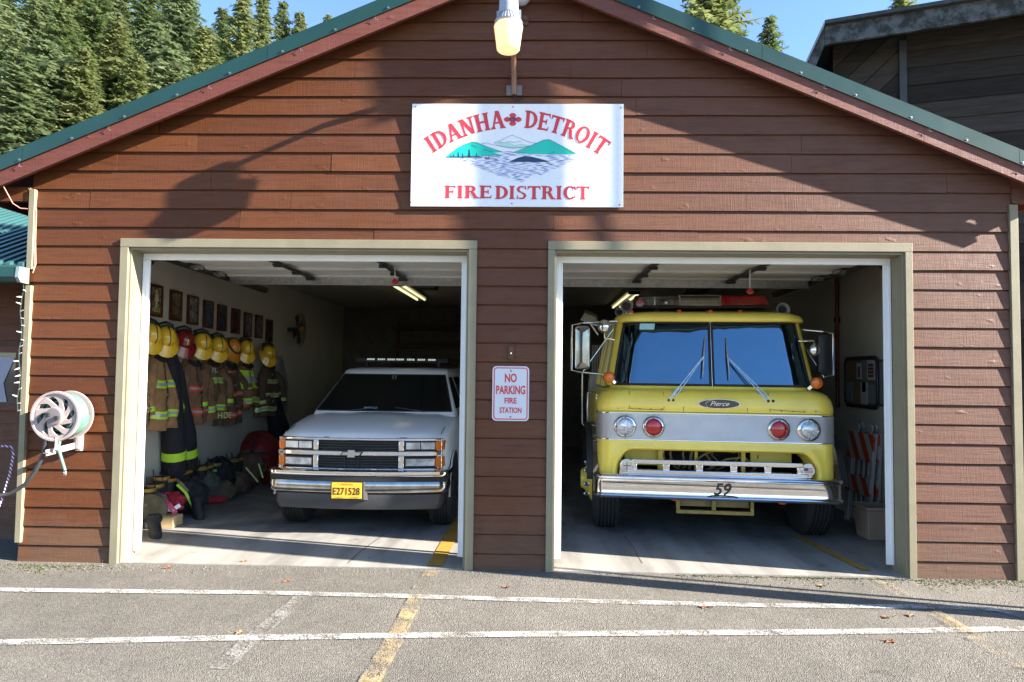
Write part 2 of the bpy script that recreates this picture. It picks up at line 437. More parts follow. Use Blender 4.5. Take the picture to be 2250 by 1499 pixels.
casing(OPEN[0][0], OPEN[0][1], .066, .066); casing(OPEN[1][0], OPEN[1][1], .052, .056)
# corner boards
mb = MB(); mb.box(XL-.012, XL+.038, -.046, .03, 2.47, 3.16); build('corner_board', mb, TRIM, st, bevel=.003)
mb = MB(); mb.box(XL-.012, XL+.038, -.046, .03, .16, 2.33); build('corner_board', mb, TRIM, st, bevel=.003)
mb = MB(); mb.box(XR-.022, XR+.045, -.036, .03, -.02, 3.07); build('corner_board', mb, TRIM, st, bevel=.003)
# frieze returns under both eaves
mb = MB(); mb.box(XL-.31, XL-.002, -.03, .02, 3.06, 3.18); build('eave_return', mb, SIDING, st)
mb = MB(); mb.box(XR+.003, XR+.30, -.03, .02, 3.08, 3.2); build('eave_return', mb, SIDING, st)
# roof
EL, ER, OV = PKX-4.6, PKX+4.50, -.19
for s, xe in ((-1, EL), (1, ER)):
    t = MB(); ze = ztop(xe)
    # standing-seam metal sheet with ribs
    n = 28
    for k in range(n):
        ya, yb = OV+.01+(9.6-OV)*k/n, OV+.01+(9.6-OV)*(k+1)/n
        t.hexa([(PKX, ya, PKZ-.03), (xe, ya, ze-.03), (xe, yb, ze-.03), (PKX, yb, PKZ-.03), (PKX, ya, PKZ-.006), (xe, ya, ze-.006), (xe, yb, ze-.006), (PKX, yb, PKZ-.006)])
        if k:
            t.hexa([(PKX, ya-.012, PKZ-.006), (xe, ya-.012, ze-.006), (xe, ya+.012, ze-.006), (PKX, ya+.012, PKZ-.006), (PKX, ya-.006, PKZ+.014), (xe, ya-.006, ze+.014), (xe, ya+.006, ze+.014), (PKX, ya+.006, PKZ+.014)])
    build('roof', t, GREENM, st)
    t = MB()   # soffit boards
    t.hexa([(PKX, OV+.035, PKZ-.085), (xe, OV+.035, ze-.085), (xe, 9.55, ze-.085), (PKX, 9.55, PKZ-.085), (PKX, OV+.035, PKZ-.032), (xe, OV+.035, ze-.032), (xe, 9.55, ze-.032), (PKX, 9.55, PKZ-.032)])
    build('soffit', t, SOFF, st)
    t = MB()   # green rake trim: face and a small drip lip
    def slab(za, zb, ya, yb, x0=PKX, x1=xe):
        t.hexa([(x0, ya, ztop(x0)+za), (x1, ya, ztop(x1)+za), (x1, yb, ztop(x1)+za), (x0, yb, ztop(x0)+za), (x0, ya, ztop(x0)+zb), (x1, ya, ztop(x1)+zb), (x1, yb, ztop(x1)+zb), (x0, yb, ztop(x0)+zb)])
    joints = [PKX, PKX+s*2.05, PKX+s*4.1, xe]
    for q0, q1 in zip(joints, joints[1:]):
        slab(-.118, .006, OV-.006, OV+.0, q0, q1-s*.003); slab(-.122, -.114, OV-.016, OV-.0065, q0, q1-s*.003); slab(.0065, .012, OV-.006, OV+.09, q0, q1-s*.003)
    trim = build('rake_trim', t, GREENM, st)
    for k in range(9):
        t = MB(); x = PKX + s*(.6+.44*k); t.lathe([(.013, 0), (.013, .004), (.008, .004), (.008, .01), (.0, .012)], (x, OV-.006, ztop(x)-.098), (0,-1,0), 8)
        build('screw', t, SCREW, trim, smooth=40)
    t = MB(); t0 = t
    js = [PKX, PKX+s*3.35, xe]
    for q0, q1 in zip(js, js[1:]):
        slab(-.245, -.118, OV+.001, OV+.034, q0, q1-s*.0025)
    build('rake_board', t, RAKE, st)
    t = MB(); t.box(min(xe, xe-s*.03), max(xe, xe-s*.03), OV+.036, 9.5, ze-.2, ze-.03); build('eave_fascia', t, RAKE, st)
    # wire light-clips left hanging on the rake
    for k in range(5):
        t = MB(); x = PKX + s*(1.15+.72*k+.1*math.sin(k*5)); z = ztop(x)-.125
        t.tube([(x, OV-.004, z), (x+.012, OV-.02, z-.012), (x+.004, OV-.012, z-.026), (x+.03, OV-.016, z-.034)], .0022, 5)
        build('light_clip', t, GALV, st)

# overhead doors, rolled up along the ceiling on their tracks
BLK = DKMET
def garage_door(x0, x1):
    zc = 2.70; g = MB(); pan = .53; y = .16
    ys = [.30+pan*i for i in range(3)]
    for y in ys:
        g.box(x0+.02, x1-.02, y+.004, y+pan-.004, zc, zc+.04)
        g.box(x0+.02, x1-.02, y+.004, y+.06, zc-.02, zc-.0005); g.box(x0+.02, x1-.02, y+pan-.06, y+pan-.004, zc-.02, zc-.0005)
    d = build('garage_door', g, DOORP, st)
    t = MB(); t.box(x0+.02, x1-.02, 1.893, 1.90, zc-.105, zc+.03); t.box(x0+.02, x1-.02, 1.86, 1.892, zc-.108, zc-.1); build('strut', t, GALV, d)
    for fx in (.335, .69):
        t = MB(); xx = x0+(x1-x0)*fx
        t.box(xx-.03, xx+.03, .3, 1.855, zc-.04, zc-.022)
        for y in (.3, .83, 1.36, 1.8):
            t.box(xx-.045, xx+.045, y-.05, y+.03, zc-.055, zc-.041); t.tube([(xx-.05, y, zc-.06), (xx+.05, y, zc-.06)], .009, 6)
        build('hinge_rail', t, BLK, d)
    for s, xx in ((1, x0-.03), (-1, x1+.03)):
        t = MB(); pts = [(xx, .26, .1), (xx, .26, 2.36)]
        for k in range(7):
            a = k/6*math.pi/2; pts.append((xx, .26+.3*(1-math.cos(a)), 2.36+.3*math.sin(a)))
        pts.append((xx, 3.1, 2.64))
        for p, q in zip(pts, pts[1:]): t.bar(p, q, .05, .012)
        t.box(xx-.03, xx+.03, .6, 3.1, 2.655, 2.70)
        t.box(xx-.06, xx+.06, 1.95, 2.05, 2.66, CZ)
        build('track', t, BLK, d)
    for s, xx in ((1, x0+.02), (-1, x1-.02)):
        for y in (.5, 1.1, 1.6):
            t = MB(); t.box(xx-.05 if s < 0 else xx-.02, xx+.02 if s < 0 else xx+.05, y-.07, y+.07, zc-.05, zc-.022); t.lathe([(.022, 0), (.022, .03)], (xx, y, zc-.04), (1,0,0), 10)
            build('roller', t, GALV, d)
    return d
garage_door(OPEN[0][0], OPEN[0][1]); garage_door(OPEN[1][0], OPEN[1][1])
# ------------------------------------------------------------------ vehicle materials
YELLOW = simple('lime_yellow_paint', (.96,.70,.10), .32, var=.09, vs=3.5, coat=.45)
CHROME = simple('chrome', (.80,.80,.81), .07, 1, var=.06, vs=4)
CHROMED = simple('dull_chrome', (.62,.61,.59), .2, 1, var=.15, vs=14)
REDLENS = simple('red_lens', (.45,.006,.010), .18, var=.15, vs=90, coat=.8)
ORANGE = simple('amber_lens', (.75,.16,.008), .22, var=.15, vs=60, coat=.6)
CLEARL = simple('clear_lens', (.55,.57,.6), .1, .35, var=.25, vs=60, coat=.8)
TYRE = simple('tyre_rubber', (.016,.016,.017), .8, var=.25, bump=.3, bs=40)
INTD = simple('dark_cab_trim', (.02,.02,.022), .7, var=.2)
WHITEP = simple('white_car_paint', (.93,.93,.94), .28, var=0, coat=.5)
TAN = simple('tan_hose', (.30,.22,.09), .6, var=.2)
def mat_rib():
    m = NT('ribbed_aluminium'); wv = m.n('TexWave'); wv.wave_type = 'BANDS'; wv.bands_direction = 'Z'; m.L(m.o, wv.inputs[0]); wv.inputs['Scale'].default_value = 34
    m.color(m.mix(m.ramp(m.noise(5, 4), [(.3, 0), (.7, 1)]), (.70,.69,.69), (.80,.79,.78))); m.set(Metallic=.7, Roughness=.36)
    m.bump(wv.outputs['Fac'], .5, .006); return m.mat
RIB = mat_rib()
def mat_glass(name, tint, gl, gcol, rough=.015):
    m = NT(name); t = m.t; out = t.nodes['Material Output']
    g = m.n('BsdfGlossy'); g.inputs['Color'].default_value = (*gcol, 1); g.inputs['Roughness'].default_value = rough
    bp = m.n('Bump'); bp.inputs['Strength'].default_value = .10; bp.inputs['Distance'].default_value = .05; m.L(m.noise(2.2, 2, .5), bp.inputs['Height']); m.L(bp.outputs[0], g.inputs['Normal'])
    tr = m.n('BsdfTransparent'); tr.inputs['Color'].default_value = (*tint, 1)
    lw = m.n('LayerWeight'); lw.inputs[0].default_value = .5
    f = m.math('ADD', m.math('MULTIPLY', lw.outputs['Fresnel'], .9), gl)
    mx = m.n('MixShader'); m.L(f, mx.inputs[0]); m.L(tr.outputs[0], mx.inputs[1]); m.L(g.outputs[0], mx.inputs[2]); m.L(mx.outputs[0], out.inputs[0]); return m.mat
WSHIELD = mat_glass('tinted_windshield', (.13,.16,.17), .15, (.40,.70,1.0))
AUTOGL = mat_glass('car_window_glass', (.22,.26,.25), .01, (.8,.9,1))

def rrect(hw, y0, y1, r, n=6, rb=.04, fl=0.0):          # rounded rectangle in plan, from back-left, round the front
    pts = []
    for cx, cy, a0 in ((-hw-fl+rb, y1-rb, 90), (-hw+r, y0+r, 180), (hw-r, y0+r, 270), (hw+fl-rb, y1-rb, 0)):
        rr = r if cy < (y0+y1)/2 else rb
        for k in range(n+1):
            a = R(a0+90*k/n); pts.append((cx+rr*math.cos(a), cy+rr*math.sin(a)))
    return pts
def loft(mb, levels, n=6, caps=True, mi=0, fl=0.0):     # levels: (z, half width, y front, y back, radius)
    mb.rings([[V(x, y, z) for x, y in rrect(hw, y0, y1, r, n, fl=fl)] for z, hw, y0, y1, r in levels], caps, mi)
def sweep(mb, path, prof, mi=0, caps=True):     # path in plan; profile (outward offset, z)
    P = [Vector((a, b)) for a, b in path]; rings = []
    for i, p in enumerate(P):
        d = (P[min(i+1, len(P)-1)] - P[max(i-1, 0)]).normalized(); nn = Vector((d.y, -d.x))
        rings.append([V(p.x+nn.x*o, p.y+nn.y*o, z) for o, z in prof])
    mb.rings(rings, caps, mi)
def arcpath(hw, yb, r, bow=0.0, n=5, m=10):     # U-shaped bumper path, left end to right end
    pts = [(-hw, yb)]
    for k in range(n+1):
        a = R(180+90*k/n); pts.append((-hw+r+r*math.cos(a), r+r*math.sin(a)+bow))
    for k in range(1, m):
        u = -1+2*k/m; pts.append((u*(hw-r), bow*abs(u)**2))
    for k in range(n+1):
        a = R(270+90*k/n); pts.append((hw-r+r*math.cos(a), r+r*math.sin(a)+bow))
    pts.append((hw, yb)); return pts
def wheel(parent, cx, cy, rad, wid, rimr, out, rim_mat, hub_fn=None, tread=True):
    t = MB(); x0, x1 = cx-wid/2, cx+wid/2; b = .035
    prof = [(rimr, 0), (rad-.09, 0), (rad-.03, .012), (rad, .05)]
    if tread:
        k = 5; w = wid-.1
        for i in range(k):
            a = .05+w*i/k; e = .05+w*(i+1)/k
            prof += [(rad, a+.002), (rad, e-.014), (rad-.014, e-.012), (rad-.014, e-.002)]
    prof += [(rad, wid-.05), (rad-.03, wid-.012), (rad-.09, wid), (rimr, wid)]
    t.lathe(prof, (x0, cy, rad), (1,0,0), 40)
    tw = build('wheel', t, TYRE, parent, smooth=35, recalc=True)
    r = MB(); s = out
    xo = cx+s*wid/2
    r.lathe([(rimr, -.02*1), (rimr-.02, -.015), (rimr-.03, -.07), (rimr*.6, -.085), (rimr*.45, -.04), (rimr*.42, .0), (.0, .01)], (xo, cy, rad), (s,0,0), 28)
    build('rim', r, rim_mat, tw, smooth=35)
    return tw

# ------------------------------------------------------------------ the fire engine
TPOS, TYAW = V(1.79, .86, 0), R(-5.2)
te = thing('fire_engine', 'yellow cab-over fire engine with chrome bumper numbered 59 in the right bay', 'fire engine', TPOS, rotz=TYAW)
_ti = Matrix.Rotation(-TYAW, 4, 'Z') @ Matrix.Translation(-TPOS)
def TL(px, py, ly):            # surveyed point at a given local depth behind the bumper
    d = ray(px, py); o = _ti @ CC; d2 = (_ti.to_3x3() @ d); t = (ly-o.y)/d2.y; return o + d2*t
# cab shell, a little wider at its back
FL = .085
flx = lambda x, y: x + (1 if x > 0 else -1)*FL*max(0, (y-.24)/1.61)
t = MB()
loft(t, [(.985,1.13,.09,1.85,.15), (1.255,1.13,.09,1.85,.15), (1.262,1.128,.094,1.85,.15), (1.275,1.136,.086,1.85,.16), (1.33,1.137,.086,1.85,.17), (1.39,1.128,.098,1.85,.19), (1.435,1.108,.122,1.85,.21), (1.465,1.075,.160,1.85,.23), (1.482,1.035,.205,1.85,.25), (1.490,1.01,.235,1.85,.26), (1.515,1.0,.25,1.85,.26)], 8, fl=FL)
cab = build('cab', t, YELLOW, te, smooth=50)
# lower front with its wide grille opening
def ushape(hb, ht, zt, rc, yy, n=10):
    pts = [V(-hb, yy, .655)]
    for k in range(n+1):
        a = k/n*math.pi/2
        cxl = -ht
        # quarter ellipse from the leg up to the top edge
        pts.append(V(cxl - (hb-ht)*math.cos(a)*1.0, yy, zt-rc + rc*math.sin(a)))
    for k in range(1, 8): pts.append(V(-ht+2*ht*k/8, yy, zt))
    for k in range(n+1):
        a = math.pi/2*(1-k/n); pts.append(V(ht + (hb-ht)*math.cos(a), yy, zt-rc+rc*math.sin(a)))
    pts.append(V(hb, yy, .655)); return pts
def ubox(hb, zt, yy, n=10):
    pts = [V(-hb, yy, .655)]
    for k in range(n+1): pts.append(V(-hb, yy, .655+(zt-.655)*(k+1)/(n+1)) if k < n else V(-hb, yy, zt))
    for k in range(1, 8): pts.append(V(-hb+2*hb*k/8, yy, zt))
    for k in range(n+1): pts.append(V(hb, yy, zt-(zt-.655)*k/(n+1)))
    pts.append(V(hb, yy, .655)); return pts
t = MB()
t.rings([ubox(1.02,.984,.09), ushape(1.005,.85,.955,.26,.088), ushape(.985,.83,.93,.25,.074), ushape(.96,.81,.91,.24,.072), ushape(.94,.79,.895,.23,.085), ushape(.925,.775,.885,.22,.13), ushape(.90,.76,.875,.21,.30)], False, open_ring=True)
for s in (-1, 1):
    ring0 = []
    for k in range(9):
        a = k/8*math.pi/2; ring0.append((s*(1.0+.13*math.sin(a)), .09+.15*(1-math.cos(a))))
    ring0 = [(s*.98, .0901)] + ring0 + [(s*1.13, .24)]
    t.rings([[V(x, y, .655) for x, y in ring0], [V(x, y, .984) for x, y in ring0]], False, open_ring=True)
    # side with the wheel arch cut out
    arch = [(1.85, .55), (1.85, .984), (.235, .984), (.235, .655)]
    pts = [(.235, .655)] + [(.74+.56*math.cos(R(180-a)), .50+.56*math.sin(R(180-a))) for a in range(16, 171, 11)] + [(1.32, .55), (1.85, .55), (1.85, .984), (.235, .984)]
    i0 = len(t.v); t.prism([(y, z) for y, z in pts], 'x', s*1.13, s*1.11)
    for i in range(i0, len(t.v)): t.v[i].x = flx(t.v[i].x, t.v[i].y)
build('lower_front', t, YELLOW, te, smooth=40)
# dark engine space behind the opening
t = MB(); t.box(-1.0, 1.0, .80, .82, .45, .98); t.box(-1.0, 1.0, .3, .82, .93, .95); t.box(-1.0, 1.0, .14, .82, .50, .52)
build('engine_bay', t, INTD, te)
t = MB()
rr = random.Random(5)
for k in range(9):
    x = -.5+.12*k+rr.uniform(-.04, .04); t.tube([(x, .5, .93), (x+rr.uniform(-.05,.05), .42, .82), (x+rr.uniform(-.1,.1), .45, .7), (x+rr.uniform(-.15,.15), .6, .6)], rr.uniform(.008, .016), 6)
for p in ((( -.2,.4,.72),(-.05,.36,.84),(.1,.4,.88),(.25,.42,.85)), ((.0,.4,.7),(.15,.35,.79),(.3,.4,.8)), ((-.45,.4,.68),(-.4,.36,.78),(-.3,.4,.7))): t.tube(p, .011, 6)
build('engine_hose', t, TAN, te, smooth=60)
for q in ((-.85,-.45,.42,.44,.70,.86),(.40,.80,.42,.44,.72,.88),(-.15,-.12,.40,.43,.66,.9),(-.52,-.47,.36,.40,.6,.92),(.3,.34,.36,.40,.6,.92)):
    t = MB(); t.box(*q); build('engine_bracket', t, YELLOW, te, bevel=.004)
# ribbed aluminium band
t = MB(); path = [(-1.13,.42)] + [(-.98+.15*math.cos(R(180+90*k/8)), .24+.15*math.sin(R(180+90*k/8))) for k in range(9)] + [(.98+.15*math.cos(R(270+90*k/8)), .24+.15*math.sin(R(270+90*k/8))) for k in range(9)] + [(1.13,.42)]
sweep(t, path, [(.0,.995),(.006,.995),(.006,1.245),(.0,1.245)])
build('trim_band', t, RIB, te, smooth=40)
t = MB()
for z in (.990, 1.249): sweep(t, path, [(.0,z-.006),(.011,z-.005),(.013,z),(.011,z+.005),(.0,z+.006)])
build('band_moulding', t, CHROME, te, smooth=60)
# lamps on the band
def lamp_round(name, x, z, r, mat, bez):
    b = MB(); b.lathe([(r+.022, 0), (r+.026, .012), (r+.016, .028), (r, .032), (r-.004, .02)], (x, .083, z), (0,-1,0), 32, caps=False)
    h = build(name, b, bez, te, smooth=45)
    l = MB(); l.lathe([(r-.002, .012), (r*.9, .026), (r*.6, .036), (r*.25, .041), (0, .042)], (x, .083, z), (0,-1,0), 32)
    build('lens', l, mat, h, smooth=60)
    k = MB()
    for a in (0, 90, 180, 270):
        c = V(x+math.cos(R(a))*(r+.004), .056, z+math.sin(R(a))*(r+.004)); k.lathe([(.007,0),(.007,.006)], c, (0,-1,0), 6)
    build('retainer', k, BLACKP, h)
def mat_headlens():
    m = NT('headlight_lens'); v = m.voro(70, out='Color'); g = m.n('SeparateColor'); m.L(v, g.inputs[0])
    wv = m.n('TexWave'); m.L(m.o, wv.inputs[0]); wv.inputs['Scale'].default_value = 26
    m.color(m.mix(g.outputs[0], (.42,.45,.5), (.85,.88,.92))); m.set(Metallic=.55, Roughness=.12, Coat_Weight=.6); m.bump(wv.outputs['Fac'], .5, .006); return m.mat
HLENS = mat_headlens()
lamp_round('headlight', -.862, 1.118, .085, HLENS, CHROME); lamp_round('headlight', .862, 1.118, .085, HLENS, CHROME)
lamp_round('red_flasher', -.588, 1.118, .082, REDLENS, CHROMED); lamp_round('red_flasher', .588, 1.118, .082, REDLENS, CHROMED)
# grille bar
t = MB()
def bar_x(x0, x1, y0, y1, z0, z1): t.box(x0, x1, y0, y1, z0, z1)
bar_x(-.80, .80, .030, .075, .762, .806); bar_x(-.84, .84, .02, .075, .668, .708)
for x in (-.78, -.47, -.155, .165, .48, .78): bar_x(x-.034, x+.034, .046, .07, .70, .77)
bar_x(-.86, .86, .025, .12, .650, .668)
bar = build('grille_bar', t, CHROME, te, bevel=.008, seg=3, smooth=40)
for s, x in ((-1, -.845), (1, .845)):
    t = MB(); t.lathe([(.066, 0), (.07, .012), (.066, .024), (.058, .026), (.056, .02), (0, .021)], (x, .062, .738), (0,-1,0), 28)
    if s < 0: t.hexa([(x-.075,.04,.655),(x+.06,.04,.655),(x+.06,.062,.655),(x-.075,.062,.655),(x-.06,.04,.74),(x+.06,.04,.74),(x+.06,.062,.74),(x-.06,.062,.74)])
    d = build('end_disc', t, CHROMED, bar, smooth=40)
m_dec = MB(); dy = .0395
m_dec.quad((.805,dy,.715),(.885,dy,.715),(.885,dy,.765),(.805,dy,.765))
m2 = MB()
for k in range(4): z = .719+.0125*k; m2.quad((.807,dy-.001,z),(.884,dy-.001,z),(.884,dy-.001,z+.005),(.807,dy-.001,z+.005))
m3 = MB(); m3.quad((.806,dy-.002,.738),(.842,dy-.002,.738),(.842,dy-.002,.764),(.806,dy-.002,.764))
DECW = simple('white_decal', (.7,.7,.72), .4, var=.03); DECR = simple('red_decal', (.45,.03,.05), .4, var=.03); DECB = simple('blue_decal', (.04,.06,.25), .4, var=.03)
fd = MB(); fd.v = m_dec.v+m2.v+m3.v; fd.f = list(m_dec.f); o1 = len(m_dec.v); fd.f += [[i+o1 for i in f] for f in m2.f]; o2 = o1+len(m2.v); fd.f += [[i+o2 for i in f] for f in m3.f]
fd.m = [0]*len(m_dec.f)+[1]*len(m2.f)+[2]*len(m3.f)
build('flag_decal', fd, [DECW, DECR, DECB], bar, recalc=False)
t = MB(); t.box(-.849,-.841,.0385,.0405,.70,.775); t.box(-.88,-.81,.0375,.0395,.738,.745); build('star_mark', t, DECB, bar)
# bumper
t = MB(); sweep(t, arcpath(1.15, .42, .075, .012), [(-.03,.44),(.004,.437),(.016,.445),(.022,.46),(.016,.474),(.002,.482),(0,.49),(0,.61),(.004,.618),(.016,.625),(.020,.638),(.014,.652),(0,.66),(-.05,.664),(-.05,.645),(-.012,.64),(-.012,.46),(-.03,.455)])
bp = build('bumper', t, CHROME, te, smooth=38)
t = MB(); t.text('59', (.055, -.0035, .545), (1,0,0), (0,0,1), .115, shear=.28, bold=.02)
t.box(-.06,.0,-.004,-.0015,.615,.618); t.box(.11,.17,-.004,-.0015,.615,.618); t.tube([(0,-.003,.617),(.03,-.003,.621),(.055,-.003,.622),(.08,-.003,.621),(.11,-.003,.617)], .0015, 5)
for x in (0, .11): t.lathe([(.007,0),(.007,.003)], (x,-.001,.617), (0,-1,0), 10)
t.tube([(-.09,-.016,.475),(-.05,-.02,.486),(.05,-.021,.49),(.15,-.02,.486),(.19,-.016,.475)], .006, 6)
build('bumper_number', t, BLACKP, bp, recalc=False)
# oval badge
t = MB(); ovl = [(.19*math.cos(R(a)), .043*math.sin(R(a))) for a in range(0, 360, 10)]
cb = V(.035, .098, 1.352)
t.prism([(cb.x+x*1.05, cb.z+z*1.12) for x, z in ovl], 'y', .094, .078); bd = build('badge', t, CHROMED, te, smooth=40)
t = MB(); t.prism([(cb.x+x, cb.z+z) for x, z in ovl], 'y', .080, .0755); bb = build('badge_face', t, simple('navy_enamel', (.012,.014,.03), .25, var=0, coat=1), bd, smooth=40)
t = MB(); t.text('Pierce', (cb.x+.01, .0735, cb.z+.002), (1,0,0), (0,0,1), .044, shear=.5, width=.17); t.tube([(cb.x-.11,.0738,cb.z-.03),(cb.x-.13,.0738,cb.z+.0),(cb.x-.10,.0738,cb.z+.028),(cb.x-.06,.0738,cb.z+.03)], .0025, 5)
build('badge_script', t, CHROMED, bd, recalc=False)
# windshield, gasket and divider
def WS(u, t_, off=0):
    h = .985-.115*t_; y = .262+.125*t_ + .17*max(0, (abs(u)-.80)/.2)**2; z = 1.515+.665*t_
    return V(u*h, y-off, z)
t = MB(); t.grid(lambda a, b: WS(-.985+.975*a, .03+.94*b), 18, 8); build('windshield', t, WSHIELD, te, smooth=180)
t = MB(); t.grid(lambda a, b: WS(.010+.975*a, .03+.94*b), 18, 8); build('windshield', t, WSHIELD, te, smooth=180)
t = MB()
def line_uv(f, n, r):
    t.tube([f(k/n) for k in range(n+1)], r, 6)
for s in (-1, 1):
    line_uv(lambda k: WS(s*(.015+.965*k), .02, .006), 16, .013); line_uv(lambda k: WS(s*(.015+.965*k), .975, .006), 16, .016)
    line_uv(lambda k: WS(s*.978, .02+.955*k, .004), 8, .017); line_uv(lambda k: WS(s*.018, .02+.955*k, .004), 8, .010)
build('gasket', t, BLACKR, te, smooth=60)
t = MB(); line_uv(lambda k: WS(0, .0+.99*k, .012), 6, .005); build('divider', t, CHROMED, te, smooth=60)
t = MB(); t.grid(lambda a, b: WS(-.80+.17*a, .86+.10*b, .004) , 2, 1)
build('inspection_sticker', t, simple('pale_blue_sticker', (.35,.62,.68), .6, var=.05), te)
# corner pillars and side frames, roof, rear cab wall
for s in (-1, 1):
    t = MB(); rings = []
    for k in range(7):
        b = k/6; p = WS(s*1.0, b); p2 = V(s*(1.04-.115*b), p.y+.05, p.z); p3 = V(s*(1.02-.115*b), p.y+.12, p.z)
        rings.append([p+V(-s*.012,-.012,0), p+V(s*.018,-.006,0), p2, p3, p3+V(-s*.04,0,0), p+V(-s*.02,.03,0)])
    t.rings(rings, True)
    build('pillar', t, YELLOW, te, smooth=45)
    for y0, wd in ((.60,.05),(.86,.03),(1.42,.07),(1.78,.07)):
        t = MB(); t.hexa([(s*1.06,y0,1.5),(s*1.02,y0,1.5),(s*1.02,y0+wd,1.5),(s*1.06,y0+wd,1.5),(s*.93,y0+(.08 if y0<.7 else 0),2.2),(s*.90,y0+(.08 if y0<.7 else 0),2.2),(s*.90,y0+wd+(.08 if y0<.7 else 0),2.2),(s*.93,y0+wd+(.08 if y0<.7 else 0),2.2)]); [setattr(p, 'x', flx(p.x, p.y)) for p in t.v]; build('window_post', t, YELLOW, te, smooth=45)
for s in (-1, 1): t = MB(); t.quad((s*1.04,.5,1.5),(s*1.04,1.8,1.5),(s*.915,1.8,2.2),(s*.915,.6,2.2)); [setattr(p, 'x', flx(p.x, p.y)) for p in t.v]; build('side_window', t, AUTOGL, te)
t = MB(); t.box(-1.0,1.0,1.80,1.85,1.5,2.2); build('cab_rear', t, INTD, te)
t = MB(); loft(t, [(2.165,.93,.37,1.88,.24), (2.172,.955,.345,1.9,.25), (2.198,.962,.338,1.9,.26), (2.235,.94,.36,1.89,.26), (2.268,.88,.44,1.85,.26), (2.290,.78,.60,1.8,.25), (2.302,.6,.72,1.7,.22), (2.308,.35,.9,1.5,.2)], 8)
build('cab_roof', t, YELLOW, te, smooth=60)
t = MB(); t.grid(lambda a, b: V(-.95+1.9*a, .30+.24*b+.05*abs(2*a-1)**3, 1.50+.05*math.sin(b*3)), 10, 4); t.box(-.95,.95,.50,.58,1.2,1.53)
t.box(-.8,-.2,1.2,1.35,1.4,1.85); t.box(.2,.8,1.2,1.35,1.4,1.85)
ih = build('cab_interior', t, INTD, te)
t = MB(); t.tube([V(.5+.22*math.cos(R(a)), .72+.10*math.sin(R(a)), 1.58+.10*math.sin(R(a))) for a in range(0,360,20)], .014, 6, closed=True); build('steering_wheel', t, BLACKP, te, smooth=60)
# wipers
def wiper(piv, el, top, bot):
    a = TL(*piv, .10); e = TL(*el, .30); tp = TL(*top, .36); b2 = TL(*bot, .24)
    t = MB(); t.lathe([(.017,0),(.017,.02),(.008,.03)], a+V(0,.02,0), (0,-1,0), 10); t.lathe([(.017,0),(.017,.02),(.008,.03)], a+V(.045,.02,0), (0,-1,0), 10)
    wp = build('wiper', t, BLACKP, te, smooth=40)
    t = MB(); e2 = e-V(0,.03,0)
    mid = a.lerp(e2, .28); t.bar(a, mid, .022, .012, (0,-1,0)); t.bar(mid, e2, .009, .008, (0,-1,0)); t.bar(a+V(.045,0,0), e2+V(.006,0,0), .008, .008, (0,-1,0))
    build('wiper_arm', t, GALV, wp)
    t = MB(); t.tube([tp-V(0,.022,0), e-V(0,.024,0), b2-V(0,.018,0)], [.006,.011,.006], 6); build('wiper_blade', t, GALV, wp, smooth=60)
wiper((1469,880), (1545,783), (1548,741), (1543,829)); wiper((1688,882), (1598,787), (1594,742), (1603,833))
# roof equipment
def pos(px, py, ly): return TL(px, py, ly)
t = MB(); c = pos(1544, 676, 1.15); zb = 2.365
hl = .745
t.box(-hl, hl, 1.0, 1.30, zb, zb+.03); t.box(-.5,-.44,1.1,1.2,2.28,zb); t.box(.44,.5,1.1,1.2,2.28,zb)
lb = build('light_bar', t, INTD, te, bevel=.006)
def lens_block(x0, x1, mat, nm, endl=0, endr=0):
    t = MB(); t.hexa([(x0,1.0,zb+.031),(x1,1.0,zb+.031),(x1,1.3,zb+.031),(x0,1.3,zb+.031),(x0+endl,1.02,zb+.145),(x1-endr,1.02,zb+.145),(x1-endr,1.28,zb+.145),(x0+endl,1.28,zb+.145)]); return build(nm, t, mat, lb, bevel=.015, smooth=40)
GLASSC = mat_glass('clear_dome', (.75,.77,.75), .08, (1,1,1), .05)
lens_block(-hl, -.235, GLASSC, 'clear_dome', .03, 0); lens_block(.235, hl, simple('red_dome', (.33,.004,.006), .15, var=.35, vs=14, coat=.8), 'red_dome', 0, .05)
t = MB(); t.hexa([(-.23,1.0,zb+.031),(.23,1.0,zb+.031),(.23,1.3,zb+.031),(-.23,1.3,zb+.031),(-.23,1.03,zb+.15),(.23,1.03,zb+.15),(.23,1.28,zb+.15),(-.23,1.28,zb+.15)])
for k in range(22): x = -.21+.02*k; t.bar((x,.997,zb+.036),(x,1.026,zb+.145),.010,.006,(0,-1,0))
build('siren_grille', t, CHROMED, lb)
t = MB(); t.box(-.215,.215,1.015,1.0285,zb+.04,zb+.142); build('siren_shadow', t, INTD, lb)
t = MB()
for x, m in ((-.62,0),(-.36,0)): t.lathe([(.045,0),(.055,.02),(.05,.06),(.02,.075)], (x,1.15,zb+.035), (0,0,1), 14)
t.box(-.5,-.49,1.02,1.28,zb+.032,zb+.13); build('beacon', t, CHROMED, lb, smooth=40)
t = MB(); t.lathe([(.05,0),(.055,.03),(.045,.06)], (-.66,1.06,zb+.06), (0,-1,0), 14); build('red_beacon', t, REDLENS, lb, smooth=40)
